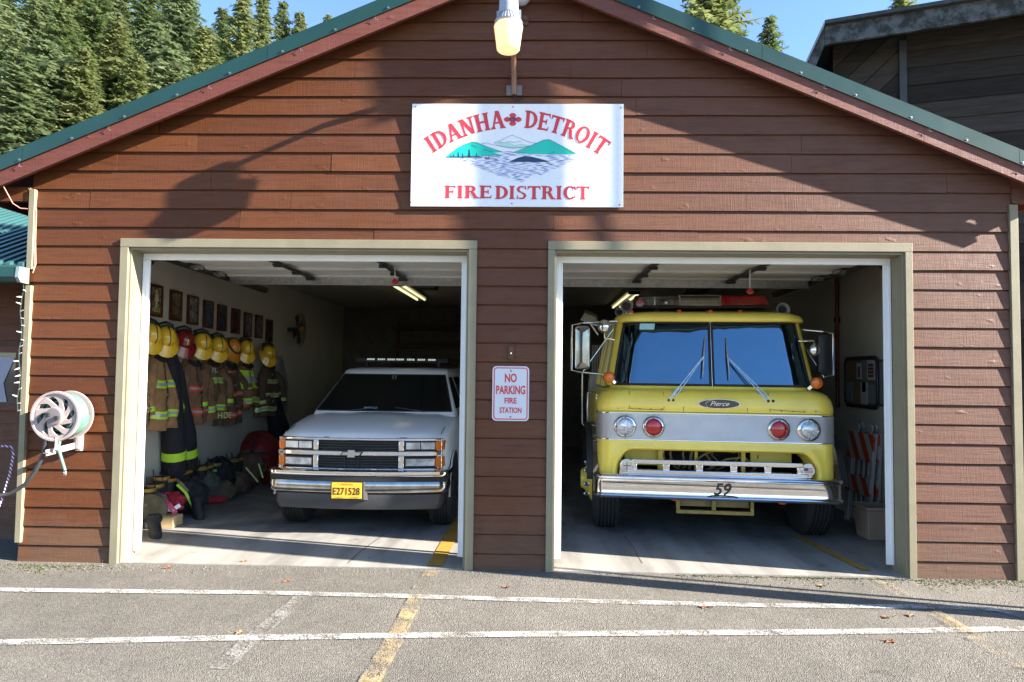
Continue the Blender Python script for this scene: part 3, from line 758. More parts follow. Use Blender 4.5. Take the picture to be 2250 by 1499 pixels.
def horn(px, py, ly, r, ln):
    c = pos(px, py, ly); t = MB()
    t.lathe([(r*.72,.03),(r,0),(r*1.04,.004),(r*.8,.05),(r*.5,.11),(r*.3,ln*.5),(r*.26,ln),(.001,ln+.02)], c, (0,1,0), 26, caps=False)
    t.box(c.x-.012,c.x+.012,c.y+.12,c.y+.15,2.27,c.z)
    h = build('air_horn', t, simple('polished_horn_metal', (.75,.75,.76), .32, .65, var=.1) if 'polished_horn_metal' not in MATS else MATS['polished_horn_metal'], te, smooth=50)
    t = MB(); t.lathe([(r*.58,.035),(r*.3,.06),(0,.06)], c, (0,1,0), 20); build('horn_throat', t, INTD, h, smooth=60)
horn(1377,672,.85,.068,.5); horn(1361,686,.95,.05,.4); horn(1721,680,.85,.068,.5)
for px, py in ((1387,684),(1493,683),(1562,683),(1627,684),(1730,692)):
    c = pos(px, py, .47); t = MB(); z0 = c.z-.03; t.lathe([(.032,0),(.032,.012)], (c.x,.50,z0), (0,0,1), 12); ml = build('marker_light', t, WHITEV, te)
    t = MB(); t.lathe([(.028,.0121),(.028,.028),(.018,.042),(0,.045)], (c.x,.50,z0), (0,0,1), 12); build('lens', t, simple('orange_marker', (.6,.07,.01), .25, var=.1) if 'orange_marker' not in MATS else MATS['orange_marker'], ml, smooth=50)
for px, py in ((1338,829),(1795,842)):
    c = pos(px, py, .20); t = MB(); t.lathe([(.052,.03),(.058,.02),(.056,0),(.03,-.03)], c, (0,1,0), 22); 
    t.bar(c+V(0,.03,0), c+V(-.06 if c.x > 0 else .06, .06, -.06), .03, .03); ts = build('turn_signal', t, CHROMED, te, smooth=45)
    t = MB(); t.lathe([(.055,-.0),(.05,-.02),(.03,-.032),(.014,-.034),(.013,-.042),(0,-.043)], c, (0,1,0), 22); build('lens', t, ORANGE, ts, smooth=50)
# mirrors
for s, q, ly in ((-1, ((1263,716),(1297,716),(1297,812),(1263,812)), .30), (1, ((1797,735),(1826,735),(1826,822),(1797,822)), .55)):
    P = [pos(*p, ly) for p in q]; x0, x1 = P[0].x, P[1].x; z1, z0 = P[0].z, P[2].z; xm = (x0+x1)/2; zm = (z0+z1)/2
    t = MB(); o = V(0,0,0)
    def rr2(k, y): 
        a, b = (x1-x0)/2*k, (z1-z0)/2-(1-k)*(x1-x0)/2; r = .03*k; pts = []
        for cx, cz, a0 in ((a-r,b-r,0),(-a+r,b-r,90),(-a+r,-b+r,180),(a-r,-b+r,270)):
            for j in range(5): ang = R(a0+22.5*j); pts.append(V(xm+cx+r*math.cos(ang), y, zm+cz+r*math.sin(ang)))
        return pts
    if s < 0: t.rings([rr2(1, ly+.05), rr2(1.0, ly+.004), rr2(.9, ly-.004), rr2(.8, ly+.0), rr2(.08, ly-.03)], True)
    else: t.rings([rr2(1, ly+.05), rr2(1.0, ly+.004), rr2(.9, ly-.004), rr2(.2, ly-.01)], True)
    mr = build('mirror', t, simple('mirror_back_metal', (.30,.29,.27), .22, .9, var=.2, vs=9) if s < 0 else BLACKP, te, smooth=35)
    t = MB(); fr = -.035 if s < 0 else .035
    xo = (x0-.03) if s < 0 else (x1+.03)
    t.tube([(xm, ly+.03, z1+.03), (xo, ly+.03, z1+.01), (xo, ly+.03, z0-.01), (xm, ly+.03, z0-.03)], .013, 8)
    xi = s*1.0
    t.tube([(xm, ly+.03, z1+.03), (xi*.93, ly+.14, z1+.06)], .012, 8); t.tube([(xm, ly+.03, z0-.03), (xi*1.06, ly+.16, z0-.05)], .012, 8)
    t.tube([(xm, ly+.03, z0-.03), (xi*.97, ly+.2, z1-.02)], .008, 8)
    build('mirror_arm', t, CHROMED if s < 0 else CHROME, mr, smooth=60)
c = pos(1328, 718, .24); t = MB(); t.ell(c, .072, .072, .072, 20, 14); t.tube([c+V(.0,.0,-.06), c+V(.0,.02,-.11), c+V(.10,.06,-.13)], .011, 8); t.tube([c+V(.05,.04,.02), c+V(.12,.1,.03)], .02, 8); build('spotlight', t, CHROME, te, smooth=60)
c = pos(1790, 769, .28); t = MB(); t.ell(c, .052, .04, .06, 18, 12); t.tube([c+V(0,0,.05), c+V(.0,.02,.09), c+V(-.12,.10,.09)], .011, 8); build('convex_mirror', t, CHROME, te, smooth=60)
c = pos(1296, 692, 1.0); t = MB(); t.hexa([c+V(-.11,-.05,-.06), c+V(.10,-.05,-.14), c+V(.12,.1,-.10), c+V(-.09,.1,-.02), c+V(-.06,.0,.02), c+V(.08,.0,-.03), c+V(.08,.09,.02), c+V(-.05,.09,.07)]); t.tube([c+V(0,.05,-.08), c+V(.1,.1,-.22)], .02, 6); build('work_light', t, CHROMED, te, bevel=.008)
# left flank: arch trim, grab rails, badges
for s in (-1, 1):
    t = MB(); N = 22
    def arc(r, x, a0=186): return [V(s*x, .74+r*math.cos(R(a0-8.0*k)), .50+r*math.sin(R(a0-8.0*k))) for k in range(N)]
    t.rings([arc(.565, 1.12), arc(.565, 1.17), arc(.61, 1.17), arc(.62, 1.12)], False, open_ring=True); [setattr(p, 'x', flx(p.x, p.y)) for p in t.v]; build('arch_trim', t, CHROME, te, smooth=40)
    t = MB(); t.rings([arc(.575, 1.17, 172), arc(.565, 1.235, 172), arc(.60, 1.235, 172), arc(.607, 1.17, 172)], False, open_ring=True); [setattr(p, 'x', flx(p.x, p.y)) for p in t.v]; build('arch_flap', t, BLACKR, te, smooth=40)
    t = MB(); t.tube([(s*1.14,.9,1.42),(s*1.2,.9,1.42),(s*1.2,.88,1.05),(s*1.14,.88,1.05)], .012, 8); t.tube([(s*1.15,1.88,1.7),(s*1.22,1.9,1.65),(s*1.22,1.9,1.0),(s*1.15,1.88,.95)], .014, 8); [setattr(p, 'x', flx(p.x, p.y)) for p in t.v]; build('grab_rail', t, CHROMED, te, smooth=60)
    tw = wheel(te, s*1.04, .74, .50, .28, .30, s, YELLOW)
    t = MB(); xo = s*1.21
    t.lathe([(.24,0),(.22,.03),(.16,.05),(.11,.10),(.10,.13),(.0,.135)], (xo-s*.04,.74,.50), (s,0,0), 24); build('hub', t, YELLOW, tw, smooth=40)
    for k in range(8):
        a = R(45*k+10); t = MB(); t.lathe([(.022,0),(.022,.05),(.014,.065),(0,.07)], (xo-s*.01,.74+.18*math.cos(a),.50+.18*math.sin(a)), (s,0,0), 8); build('lug_nut', t, CHROME, tw, smooth=40)
    t = MB(); t.box(s*.86, s*1.10, .70, .78, .4, .6)
t = MB(); t.box(-1.148,-1.131,.36,.46,1.11,1.17); build('side_marker', t, REDLENS, te, bevel=.004)
t = MB(); t.box(-1.145,-1.131,.46,.49,1.30,1.39); t.box(-1.145,-1.131,.455,.495,1.4,1.415); build('side_badge', t, CHROME, te, bevel=.003)
# under the bumper: yellow step frame with tan radiator panel
t = MB(); a0, a1, zz0, zz1 = -.36, .375, .275, .41
t.box(a0,a1,.16,.20,zz0,zz0+.035); t.box(a0,a0+.035,.16,.20,zz0+.035,zz1+.04); t.box(a1-.03,a1,.16,.20,zz0+.035,zz1+.04); t.box(-.02,.02,.17,.2,zz0+.035,zz1+.05); build('step_frame', t, simple('shaded_yellow_paint', (.30,.22,.05), .6, var=.25, vs=14), te, bevel=.004)  # darker yellow: the shade under the bumper is put into the paint colour
t = MB(); t.box(a0+.036,a1-.031,.24,.26,.335,.45); 
for k in range(30): x = a0+.05+.022*k; t.box(x,x+.004,.233,.2395,.34,.45)
build('radiator_panel', t, TAN, te)
for x in (-.38, .62): t = MB(); t.lathe([(.045,0),(.05,.015),(.03,.03)], (x,.1,.437), (0,0,-1), 14); build('fog_lamp', t, ORANGE, te, smooth=40)
# chassis, axle and rear body
t = MB(); t.box(-.55,-.4,.2,7.2,.40,.62); t.box(.4,.55,.2,7.2,.40,.62); t.tube([(-.9,.74,.48),(.9,.74,.48)], .06, 10); t.box(-.9,.9,.3,1.8,.6,.66); build('chassis', t, INTD, te)
BODYG = simple('brushed_body_panel', (.30,.31,.32), .4, .5, var=.12)
t = MB(); t.box(-1.22,1.22,2.0,3.1,.55,1.62); t.box(-1.24,1.24,3.12,7.3,.62,1.55)
body = build('rear_body', t, BODYG, te, bevel=.01)
t = MB()
for k in range(14): z = .62+.07*k; t.ell((-1.195,1.997,z), .007,.005,.007, 6, 4)
build('rivet', t, YELLOW, body)
t = MB(); t.box(-1.2,1.2,3.2,7.2,1.56,1.95); build('hose_bed', t, INTD, te)
t = MB()
for k in range(12): t.tube([(-1.18+.03*k,2.3,1.63),(-1.18+.03*k,2.3,2.0)], .012, 5)
build('hose_stack', t, simple('pale_hose', (.35,.33,.30), .7, var=.2), te)
t = MB(); t.lathe([(.05,0),(.06,.03),(.03,.06)], (-1.1,1.999,.95), (0,-1,0), 14); t.tube([(-1.0,1.99,1.2),(-1.0,1.93,1.2),(-.98,1.93,1.1)], .015, 6); build('pump_valve', t, CHROMED, te, smooth=50)
for s in (-1, 1): wheel(te, s*.98, 5.4, .50, .30, .30, s, YELLOW, tread=False)
# fine panel seams on the front
t = MB(); t.tube([V(x*.9985, y-.0005, 1.2665) for x, y in rrect(1.129,.0925,1.85,.155,8,fl=FL)][9:27], .0032, 4)
t.tube([V(-.30,.0855,1.27),V(-.30,.0845,1.32)], .002, 4); t.tube([V(.30,.0855,1.27),V(.30,.0845,1.32)], .002, 4)
for q in (((1383,858),(1383,893),(1386,898),(1455,901),(1459,897),(1459,864),(1455,858)), ((1690,862),(1690,900),(1770,906)), ):
    pts = [pos(*p, .09) for p in q]
    t.tube([V(p.x, (.083 if p.z < 1.36 else .088+.9*(p.z-1.36)**1.0*.45), p.z) for p in pts], .0022, 4)
build('panel_seam', t, INTD, te)
for k in range(7):
    for x in (-.93+.105*k,) if k < 5 else ():
        for sg_ in (1, -1):
            t = MB(); t.lathe([(.006,0),(.005,.003),(0,.004)], (sg_*x,.0845,1.292), (0,-1,0), 8); build('rivet', t, DKMET, te)
# ------------------------------------------------------------------ the white utility vehicle
SPOS = V(-1.695, .95, 0)
su = thing('utility_vehicle', 'white four-door utility vehicle with chrome grille and light bar in the left bay', 'car', SPOS, local=True)
yf = lambda x: .075 + .105*(abs(x)/.84)**2.2
def cslab(mb, x0, x1, z0, z1, off, th, n=None, mi=0, rake=0.0):   # slab that follows the bowed front
    n = n or max(1, int(abs(x1-x0)/.08)); rg = []
    for k in range(n+1):
        x = x0+(x1-x0)*k/n; y = yf(x)+off; r = rake*(z1-z0)
        rg.append([V(x, y, z0), V(x, y+r, z1), V(x, y+r+th, z1), V(x, y+th, z0)])
    mb.rings(rg, True, mi)
# body: one loft from nose to tail, section half-outline from sill to hood centre
def section(y, hw, zs, ze, zc, zb=.40):
    half = [(hw-.03, zb), (hw, zb+.15), (hw+.006, (zb+zs)/2+.06), (hw, zs-.05), (hw-.014, ze-.055), (hw-.05, ze-.022), (hw*.80, ze-.004), (hw*.72, ze+.008), (hw*.45, zc-.012), (hw*.2, zc)]
    L = [V(-a, y, z) for a, z in half]; Rr = [V(a, y, z) for a, z in reversed(half)]; return L+Rr
t = MB(); rg = []
for y, hw, zs, ze, zc, zb in ((.135,.835,.925,.95,.962,.64), (.16,.842,.945,.972,.985,.60), (.22,.855,.965,.998,1.012,.50), (.34,.868,.985,1.025,1.042,.40), (.60,.876,1.01,1.072,1.092,.36), (.90,.878,1.03,1.112,1.132,.36), (1.14,.880,1.045,1.140,1.160,.36), (1.22,.880,1.05,1.13,1.14,.36), (3.0,.885,1.05,1.12,1.12,.36), (4.9,.875,1.05,1.12,1.12,.38), (5.0,.86,1.0,1.05,1.05,.42)):
    s = section(y, hw, zs, ze, zc, zb)
    if y < .4:
        for p in s:                      # bow the nose in plan
            p.y += (yf(p.x)-.075)*(1-(y-.135)/.4)
    rg.append(s)
t.rings(rg, True)
body = build('body', t, WHITEP, su, smooth=50)
t = MB()        # hood shut lines
for s in (-1, 1):
    t.tube([V(s*.795, .26+.06, .992+.003), V(s*.80,.36,1.014), V(s*.80,.6,1.05), V(s*.802,.9,1.084), V(s*.805,1.15,1.105)], .004, 5)
    t.tube([V(s*.885,1.28,1.03), V(s*.893,1.27,.8), V(s*.889,1.25,.45)], .0035, 5); t.tube([V(s*.888,2.25,1.03), V(s*.895,2.25,.8), V(s*.89,2.24,.45)], .0035, 5)
build('shut_line', t, INTD, body)
for x, w in ((-.36,.05),(.40,.07)):
    t = MB(); cslab(t, x, x+w, .957, .968, .052, .03); build('rust_patch', t, simple('rust', (.12,.03,.012), .9, var=.4, vs=60) if 'rust' not in MATS else MATS['rust'], body)
# cab
t = MB()
def cabring(z, hw, y0, y1):
    pts = [V(-hw+.06, y1, z), V(-hw, y1-.06, z), V(-hw, (y0+y1)/2, z), V(-hw, y0+.16, z), V(-hw*.99, y0+.11, z)]
    for k in range(13): u = -1+k/6; pts.append(V(u*hw*.96, y0+.075*abs(u)**2.5, z))
    return pts + [V(hw*.99, y0+.11, z), V(hw, y0+.16, z), V(hw, (y0+y1)/2, z), V(hw, y1-.06, z), V(hw-.06, y1, z)]
t.rings([cabring(1.10,.835,1.12,4.85), cabring(1.165,.825,1.20,4.83), cabring(1.59,.665,1.82,4.72), cabring(1.625,.66,1.86,4.70), cabring(1.655,.63,1.95,4.66), cabring(1.672,.55,2.1,4.6), cabring(1.678,.3,2.4,4.4)], True)
cabs = build('cab', t, WHITEP, su, smooth=45)
DARKGL = NT('dark_windshield'); DARKGL.color((.006,.008,.008)); DARKGL.set(Roughness=.03, Specular_IOR_Level=.35); DARKGL = DARKGL.mat
def wsp(u, v, off=.008):
    hw = .805-.165*v; y = 1.195+.625*v+.075*abs(u)**2.5 - off; return V(u*hw*.985, y, 1.16+.432*v)
t = MB(); t.grid(lambda a, b: wsp(-1+2*a, .03+.95*b), 16, 6); ws = build('windshield', t, DARKGL, su, smooth=180)
t = MB(); 
for f in (lambda k: wsp(-1+2*k, .02), lambda k: wsp(-1+2*k, .985), lambda k: wsp(-1, .02+.965*k), lambda k: wsp(1, .02+.965*k)): t.tube([f(k/10) for k in range(11)], .008, 6)
build('windshield_seal', t, BLACKR, su, smooth=60)
t = MB()
for x in (-.02, .035): t.quad(wsp(x,.86,.009), wsp(x+.03,.86,.009), wsp(x+.035,.985,.009), wsp(x+.005,.985,.009))
build('mirror_reflection', t, simple('dull_yellow_reflection', (.20,.18,.10), .6, var=.1), ws)  # two flat marks painted for the rear-view mirror's reflection
t = MB(); t.quad(wsp(-.30,.07,.009), wsp(-.10,.07,.009), wsp(-.10,.12,.009), wsp(-.30,.12,.009)); build('dash_glimmer', t, simple('pale_blue_glimmer', (.18,.27,.33), .6, var=.2, vs=40), ws)  # flat blue patch on the glass, painted for the glimmer at the dash
for s in (-1, 1):
    for y0, y1, s0 in ((1.45,2.20,.40),(2.30,3.05,.03),(3.2,4.5,.03)):
        xs = lambda z: s*(.838-.375*(z-1.165)*1.0+.004) if False else s*(.825-(.16/.425)*(z-1.165)+.005)
        t = MB(); t.quad(V(xs(1.19),y0,1.19), V(xs(1.19),y1,1.19), V(xs(1.56),y1-.02,1.56), V(xs(1.56),y0+s0,1.56)); build('side_window', t, DARKGL, su)
# wipers
for a, b in (((-.52,.02),(-.12,.10)), ((.18,.11),(.62,.015))):
    t = MB(); p, q = wsp(a[0],a[1],.02), wsp(b[0],b[1],.02); t.tube([p, p.lerp(q,.5)-V(0,.012,0), q], .007, 6); build('wiper', t, DKMET, su, smooth=60)
# grille, lamps and trim
t = MB(); cslab(t, -.80, .80, .655, .955, .05, .03); build('grille_back', t, INTD, su)
t = MB()
cslab(t, -.825, .825, .940, .966, -.004, .06); cslab(t, -.825, .825, .792, .838, -.016, .07); cslab(t, -.83, .83, .640, .668, -.006, .06)
for x in (-.825, .775): cslab(t, x, x+.05, .668, .792, .002, .05, 1); cslab(t, x, x+.05, .838, .94, .002, .05, 1)
for x in (-.455, .40): cslab(t, x, x+.055, .668, .792, .0, .05, 1); cslab(t, x, x+.055, .838, .94, .0, .05, 1)
gr = build('grille', t, CHROME, su, bevel=.008, seg=2, smooth=40)
t = MB()
for z in (.69,.715,.74,.765,.862,.888,.914): cslab(t, -.40, .40, z, z+.007, .018, .03)
for x in (-.14, 0, .14): cslab(t, x, x+.006, .669, .79, .03, .02, 1)
build('grille_slats', t, BLACKP, gr)
def mat_lamp():
    m = NT('ribbed_lamp_glass'); wv = m.n('TexWave'); wv.bands_direction = 'X'; m.L(m.o, wv.inputs[0]); wv.inputs['Scale'].default_value = 30
    m.color(m.mix(m.ramp(m.noise(9, 3), [(.35, 0), (.65, 1)]), (.30,.31,.32), (.78,.80,.82))); m.set(Metallic=.35, Roughness=.16, Coat_Weight=.7); m.bump(wv.outputs['Fac'], .4, .004); return m.mat
LGL = mat_lamp()
for s in (-1, 1):
    for z0, z1, bigl in ((.846,.934,1), (.682,.772,0)):
        x0, x1 = (-.765, -.462) if s < 0 else (.462, .765)
        t = MB(); cslab(t, x0, x1, z0, z1, .012, .04); h = build('headlight', t, BLACKP, su)
        t = MB(); e = .010
        if bigl: 
            xm = (x0+x1)/2; cslab(t, x0+e, xm-.004, z0+e, z1-e, .004, .012); cslab(t, xm+.004, x1-e, z0+e, z1-e, .004, .012)
        else: cslab(t, x0+e, x1-e, z0+e, z1-e, .004, .012)
        build('lens', t, LGL, h, bevel=.005)
    for z0, z1 in ((.846,.937),(.678,.780)):
        t = MB(); xa = s*.772; xb = s*.842
        pts = [V(s*.768, yf(.768)-.002, 0), V(s*.815, yf(.815)+.0, 0), V(s*.838, yf(.83)+.035, 0), V(s*.846, yf(.83)+.11, 0)]
        t.rings([[V(p.x, p.y, z0), V(p.x, p.y, z1), V(p.x-s*.02, p.y+.03, z1), V(p.x-s*.02, p.y+.03, z0)] for p in pts], True); build('corner_marker', t, ORANGE, su, bevel=.004)
# cross-shaped chrome emblem
t = MB(); ex, ez = -.055, .815
bow = [(-.095,-.012),(-.075,.016),(-.032,.016),(-.032,.036),(.038,.036),(.038,.016),(.10,.016),(.078,-.016),(.036,-.016),(.036,-.034),(-.036,-.034),(-.036,-.012)]
t.prism([(ex+x, ez+z) for x, z in bow], 'y', yf(0)-.048, yf(0)-.012); em = build('emblem', t, simple('brassy_emblem', (.50,.44,.36), .3, 0, var=.05), gr, bevel=.003)
t = MB(); t.prism([(ex+x*1.13, ez+z*1.22) for x, z in bow], 'y', yf(0)-.044, yf(0)-.010); build('emblem_rim', t, BLACKP, em)
# bumper
pth = arcpath(.895, .5, .09, .075, m=12)
LOWB = MB(); sweep(LOWB, pth, [(-.04,.435),(-.012,.44),(.0,.455),(.006,.50),(.002,.545),(-.004,.552)]); t = MB(); sweep(t, pth, [(-.02,.600),(.006,.602),(.014,.618),(.012,.642),(-.01,.655),(-.12,.658),(-.12,.65)])
bpm = build('bumper', t, CHROME, su, smooth=38)
build('lower_bumper', LOWB, simple('dimmed_chrome', (.40,.39,.38), .16, 1, var=.25, vs=10), bpm, smooth=38)  # blotchy dirt; colour also darkened to dim the bright floor reflection
t = MB(); sweep(t, pth, [(-.03,.5525),(.001,.553),(.003,.597),(-.03,.598)]); build('bumper_strip', t, BLACKR, bpm, smooth=38)
t = MB(); sweep(t, arcpath(.86, .45, .12, .08, m=12), [(-.06,.27),(-.045,.272),(-.02,.33),(-.016,.42),(-.05,.425)]); build('air_dam', t, simple('grey_valance', (.045,.045,.05), .45, var=.2), su, smooth=38)
t = MB()
for x0, x1 in ((-.5,-.22),(-.16,.12),(.18,.46)): cslab(t, x0, x1, .648, .6565, -.088, .012)
build('bumper_slot', t, INTD, bpm)
for x in (-.46, .40):
    t = MB(); t.ell((x, .085, .372), .085, .02, .035, 16, 8); hk = build('tow_hook', t, INTD, su, smooth=60)
# licence plate
t = MB(); t.box(-.235,.085,-.018,.05,.375,.55); t.hexa([(.086,-.016,.375),(.125,.01,.37),(.125,.06,.37),(.086,.06,.375),(.086,-.016,.55),(.105,.01,.545),(.105,.06,.545),(.086,.06,.55)]); pb = build('plate_bracket', t, DKMET, su, bevel=.003)
PLY = simple('amber_plate', (.78,.42,.03), .35, var=.06, vs=12)
t = MB(); t.box(-.225,.07,-.024,-.0185,.388,.542); pl = build('licence_plate', t, PLY, su, bevel=.004)
t = MB(); xc = -.078
t.text('E271528', (xc,-.0262,.460), (1,0,0), (0,0,1), .070, width=.262, bold=.012); t.text('OREGON', (xc,-.0262,.525), (1,0,0), (0,0,1), .016, width=.12); t.text('PUBLIC', (xc-.075,-.0262,.400), (1,0,0), (0,0,1), .010, width=.085); t.text('OWNED', (xc+.075,-.0262,.400), (1,0,0), (0,0,1), .010, width=.085)
build('plate_number', t, BLACKP, pl, recalc=False)
# roof light bar
t = MB(); z = 1.775; t.box(-.61,.61,2.30,2.52,z-.03,z-.005); t.box(-.5,-.46,2.35,2.45,1.68,z-.03); t.box(.46,.5,2.35,2.45,1.68,z-.03); t.box(-.61,.61,2.32,2.5,z-.005,z+.02); lb2 = build('light_bar', t, INTD, su, bevel=.004)
for x in (-.41,-.27,-.14,-.02,.12,.26,.40):
    t = MB()
    for k in range(4): t.box(x-.05+.026*k, x-.05+.026*k+.02, 2.306, 2.32, z-.004, z+.018)
    build('light_module', t, CLEARL, lb2)
# arches, wheels
for s in (-1, 1):
    for yc in (.72, 3.95):
        t = MB(); pts = [(yc+.44*math.cos(R(a)), .35+.44*math.sin(R(a))) for a in range(-2, 183, 9)]
        t.prism(pts, 'x', s*.80, s*.8945); build('wheel_arch', t, INTD, su)
        t = MB(); a0 = [V(s*.886, yc+.445*math.cos(R(a)), .35+.445*math.sin(R(a))) for a in range(-2,183,9)]; a1 = [V(s*.902, yc+.44*math.cos(R(a)), .35+.44*math.sin(R(a))) for a in range(-2,183,9)]; a2 = [V(s*.898, yc+.47*math.cos(R(a)), .35+.47*math.sin(R(a))) for a in range(-2,183,9)]
        t.rings([a0, a1, a2], False, open_ring=True); build('arch_lip', t, WHITEP, su, smooth=50)
        wheel(su, s*.775, yc, .355, .255, .21, s, CHROMED)
t = MB(); t.box(-.75,.75,.3,4.8,.28,.40); build('underbody', t, INTD, su)
t = MB(); t.box(.888,.8955,1.35,1.5,.78,.9); build('door_badge', t, simple('yellow_reflector', (.6,.45,.05), .5, var=.1), su)
t = MB(); t.box(.88,.905,1.3,3.4,.32,.36); build('running_board', t, BLACKP, su)
t = MB(); t.hexa([(.85,1.5,1.12),(.98,1.5,1.12),(.98,1.57,1.12),(.85,1.57,1.12),(.87,1.5,1.30),(1.0,1.5,1.30),(1.0,1.57,1.30),(.87,1.57,1.30)]); build('door_mirror', t, BLACKP, su, bevel=.015)
# ------------------------------------------------------------------ things inside the bays
WX = IL                                         # left inner wall
HELY = simple('yellow_helmet_shell', (.72,.43,.02), .28, var=.12, vs=18, coat=.5)
HELR = simple('red_helmet_shell', (.20,.008,.012), .28, var=.15, vs=18, coat=.5)
HELO = simple('orange_helmet_shell', (.55,.20,.015), .35, var=.15, vs=18, coat=.3)
LIME = simple('lime_reflective', (.50,.80,.04), .4, var=.08)
LIMEP = simple('pale_lime_sticker', (.68,.78,.25), .4, var=.08)
SILV = simple('silver_reflective', (.42,.46,.50), .35, .3, var=.1)
ORNG = simple('orange_red_reflective', (.75,.07,.02), .5, var=.1)
def cloth(name, c, b=.8): return simple(name, c, .85, var=.3, vs=9, bump=b, bs=22)
COATT, COATB, COATD, COATK = cloth('tan_turnout_cloth', (.30,.16,.065)), cloth('brown_turnout_cloth', (.19,.10,.05)), cloth('dark_turnout_cloth', (.10,.065,.042)), cloth('black_turnout_cloth', (.012,.012,.015))
CGREY, CRED, CGRN, CTAN = cloth('grey_green_canvas', (.085,.085,.07)), cloth('red_nylon', (.35,.018,.03)), cloth('olive_canvas', (.10,.085,.05)), cloth('tan_canvas', (.26,.19,.11))
CLGR = cloth('pale_grey_cloth', (.20,.20,.22))
FRAME = simple('dark_red_frame', (.065,.010,.010), .4, var=.1)
# framed posters
def mat_poster(i):
    m = NT('poster_print_%s' % 'abcdefghi'[i]); c = [((.05,.04,.02),(.45,.38,.18)), ((.02,.03,.04),(.30,.16,.06)), ((.06,.05,.04),(.4,.4,.38)), ((.02,.03,.06),(.12,.20,.28)), ((.02,.02,.03),(.10,.13,.18)), ((.05,.03,.02),(.18,.10,.06)), ((.03,.03,.03),(.5,.5,.48)), ((.05,.05,.05),(.42,.42,.38)), ((.02,.02,.02),(.12,.12,.11))][i]
    f = m.ramp(m.noise(9+i, 5, .6, dist=1.5), [(.38, 0), (.62, 1)]); m.color(m.mix(f, tuple(q*.6 for q in c[0]), tuple(q*.55 for q in c[1]))); m.set(Roughness=.25); return m.mat
cents = [(343,661),(387,672),(424,682),(458,691),(488,699),(518,706),(545,714),(569,718),(592,727)]
desc = ['brown print of a standing figure with yellow lettering', 'print with an orange patch at its middle', 'print with a pale helmeted shape', 'print in dull blue with a green patch', 'almost black print', 'dull brown print', 'mostly white print', 'pale grey print', 'dark narrow print']
for i, (px, py) in enumerate(cents):
    c = at(px, py, x=WX+.02); hy, hz = .125, .175
    fr = thing('framed_poster', '%s poster above the helmets, %s' % (['first','second','third','fourth','fifth','sixth','seventh','eighth','last'][i], desc[i]), 'poster', c, 'framed posters on the left garage wall')
    t = MB()
    for y0, y1, z0, z1 in ((-hy,hy,hz-.03,hz),(-hy,hy,-hz,-hz+.03),(-hy,-hy+.03,-hz+.0301,hz-.0301),(hy-.03,hy,-hz+.0301,hz-.0301)): t.box(c.x-.015,c.x+.012,c.y+y0,c.y+y1,c.z+z0,c.z+z1)
    build('frame', t, FRAME, fr)
    t = MB(); t.box(c.x-.012,c.x+.004,c.y-hy+.03,c.y+hy-.03,c.z-hz+.03,c.z+hz-.03); build('print', t, mat_poster(i), fr)
    if i == 0:
        t = MB(); t.text('KELLY', (c.x+.006, c.y, c.z-.10), (0,1,0), (0,0,1), .045, width=.16); build('lettering', t, simple('yellow_ink', (.55,.5,.12), .5, var=.1), fr, recalc=False)
        t = MB(); t.ell((c.x+.005,c.y,c.z+.10),.002,.018,.022,8,6); t.prism([(c.y-.025,c.z+.075),(c.y+.025,c.z+.075),(c.y+.04,c.z),(c.y+.015,c.z-.01),(c.y+.015,c.z-.07),(c.y-.015,c.z-.07),(c.y-.015,c.z-.01),(c.y-.04,c.z)], 'x', c.x+.0045, c.x+.006); build('figure', t, simple('sepia_ink', (.5,.42,.25), .5, var=.2), fr)
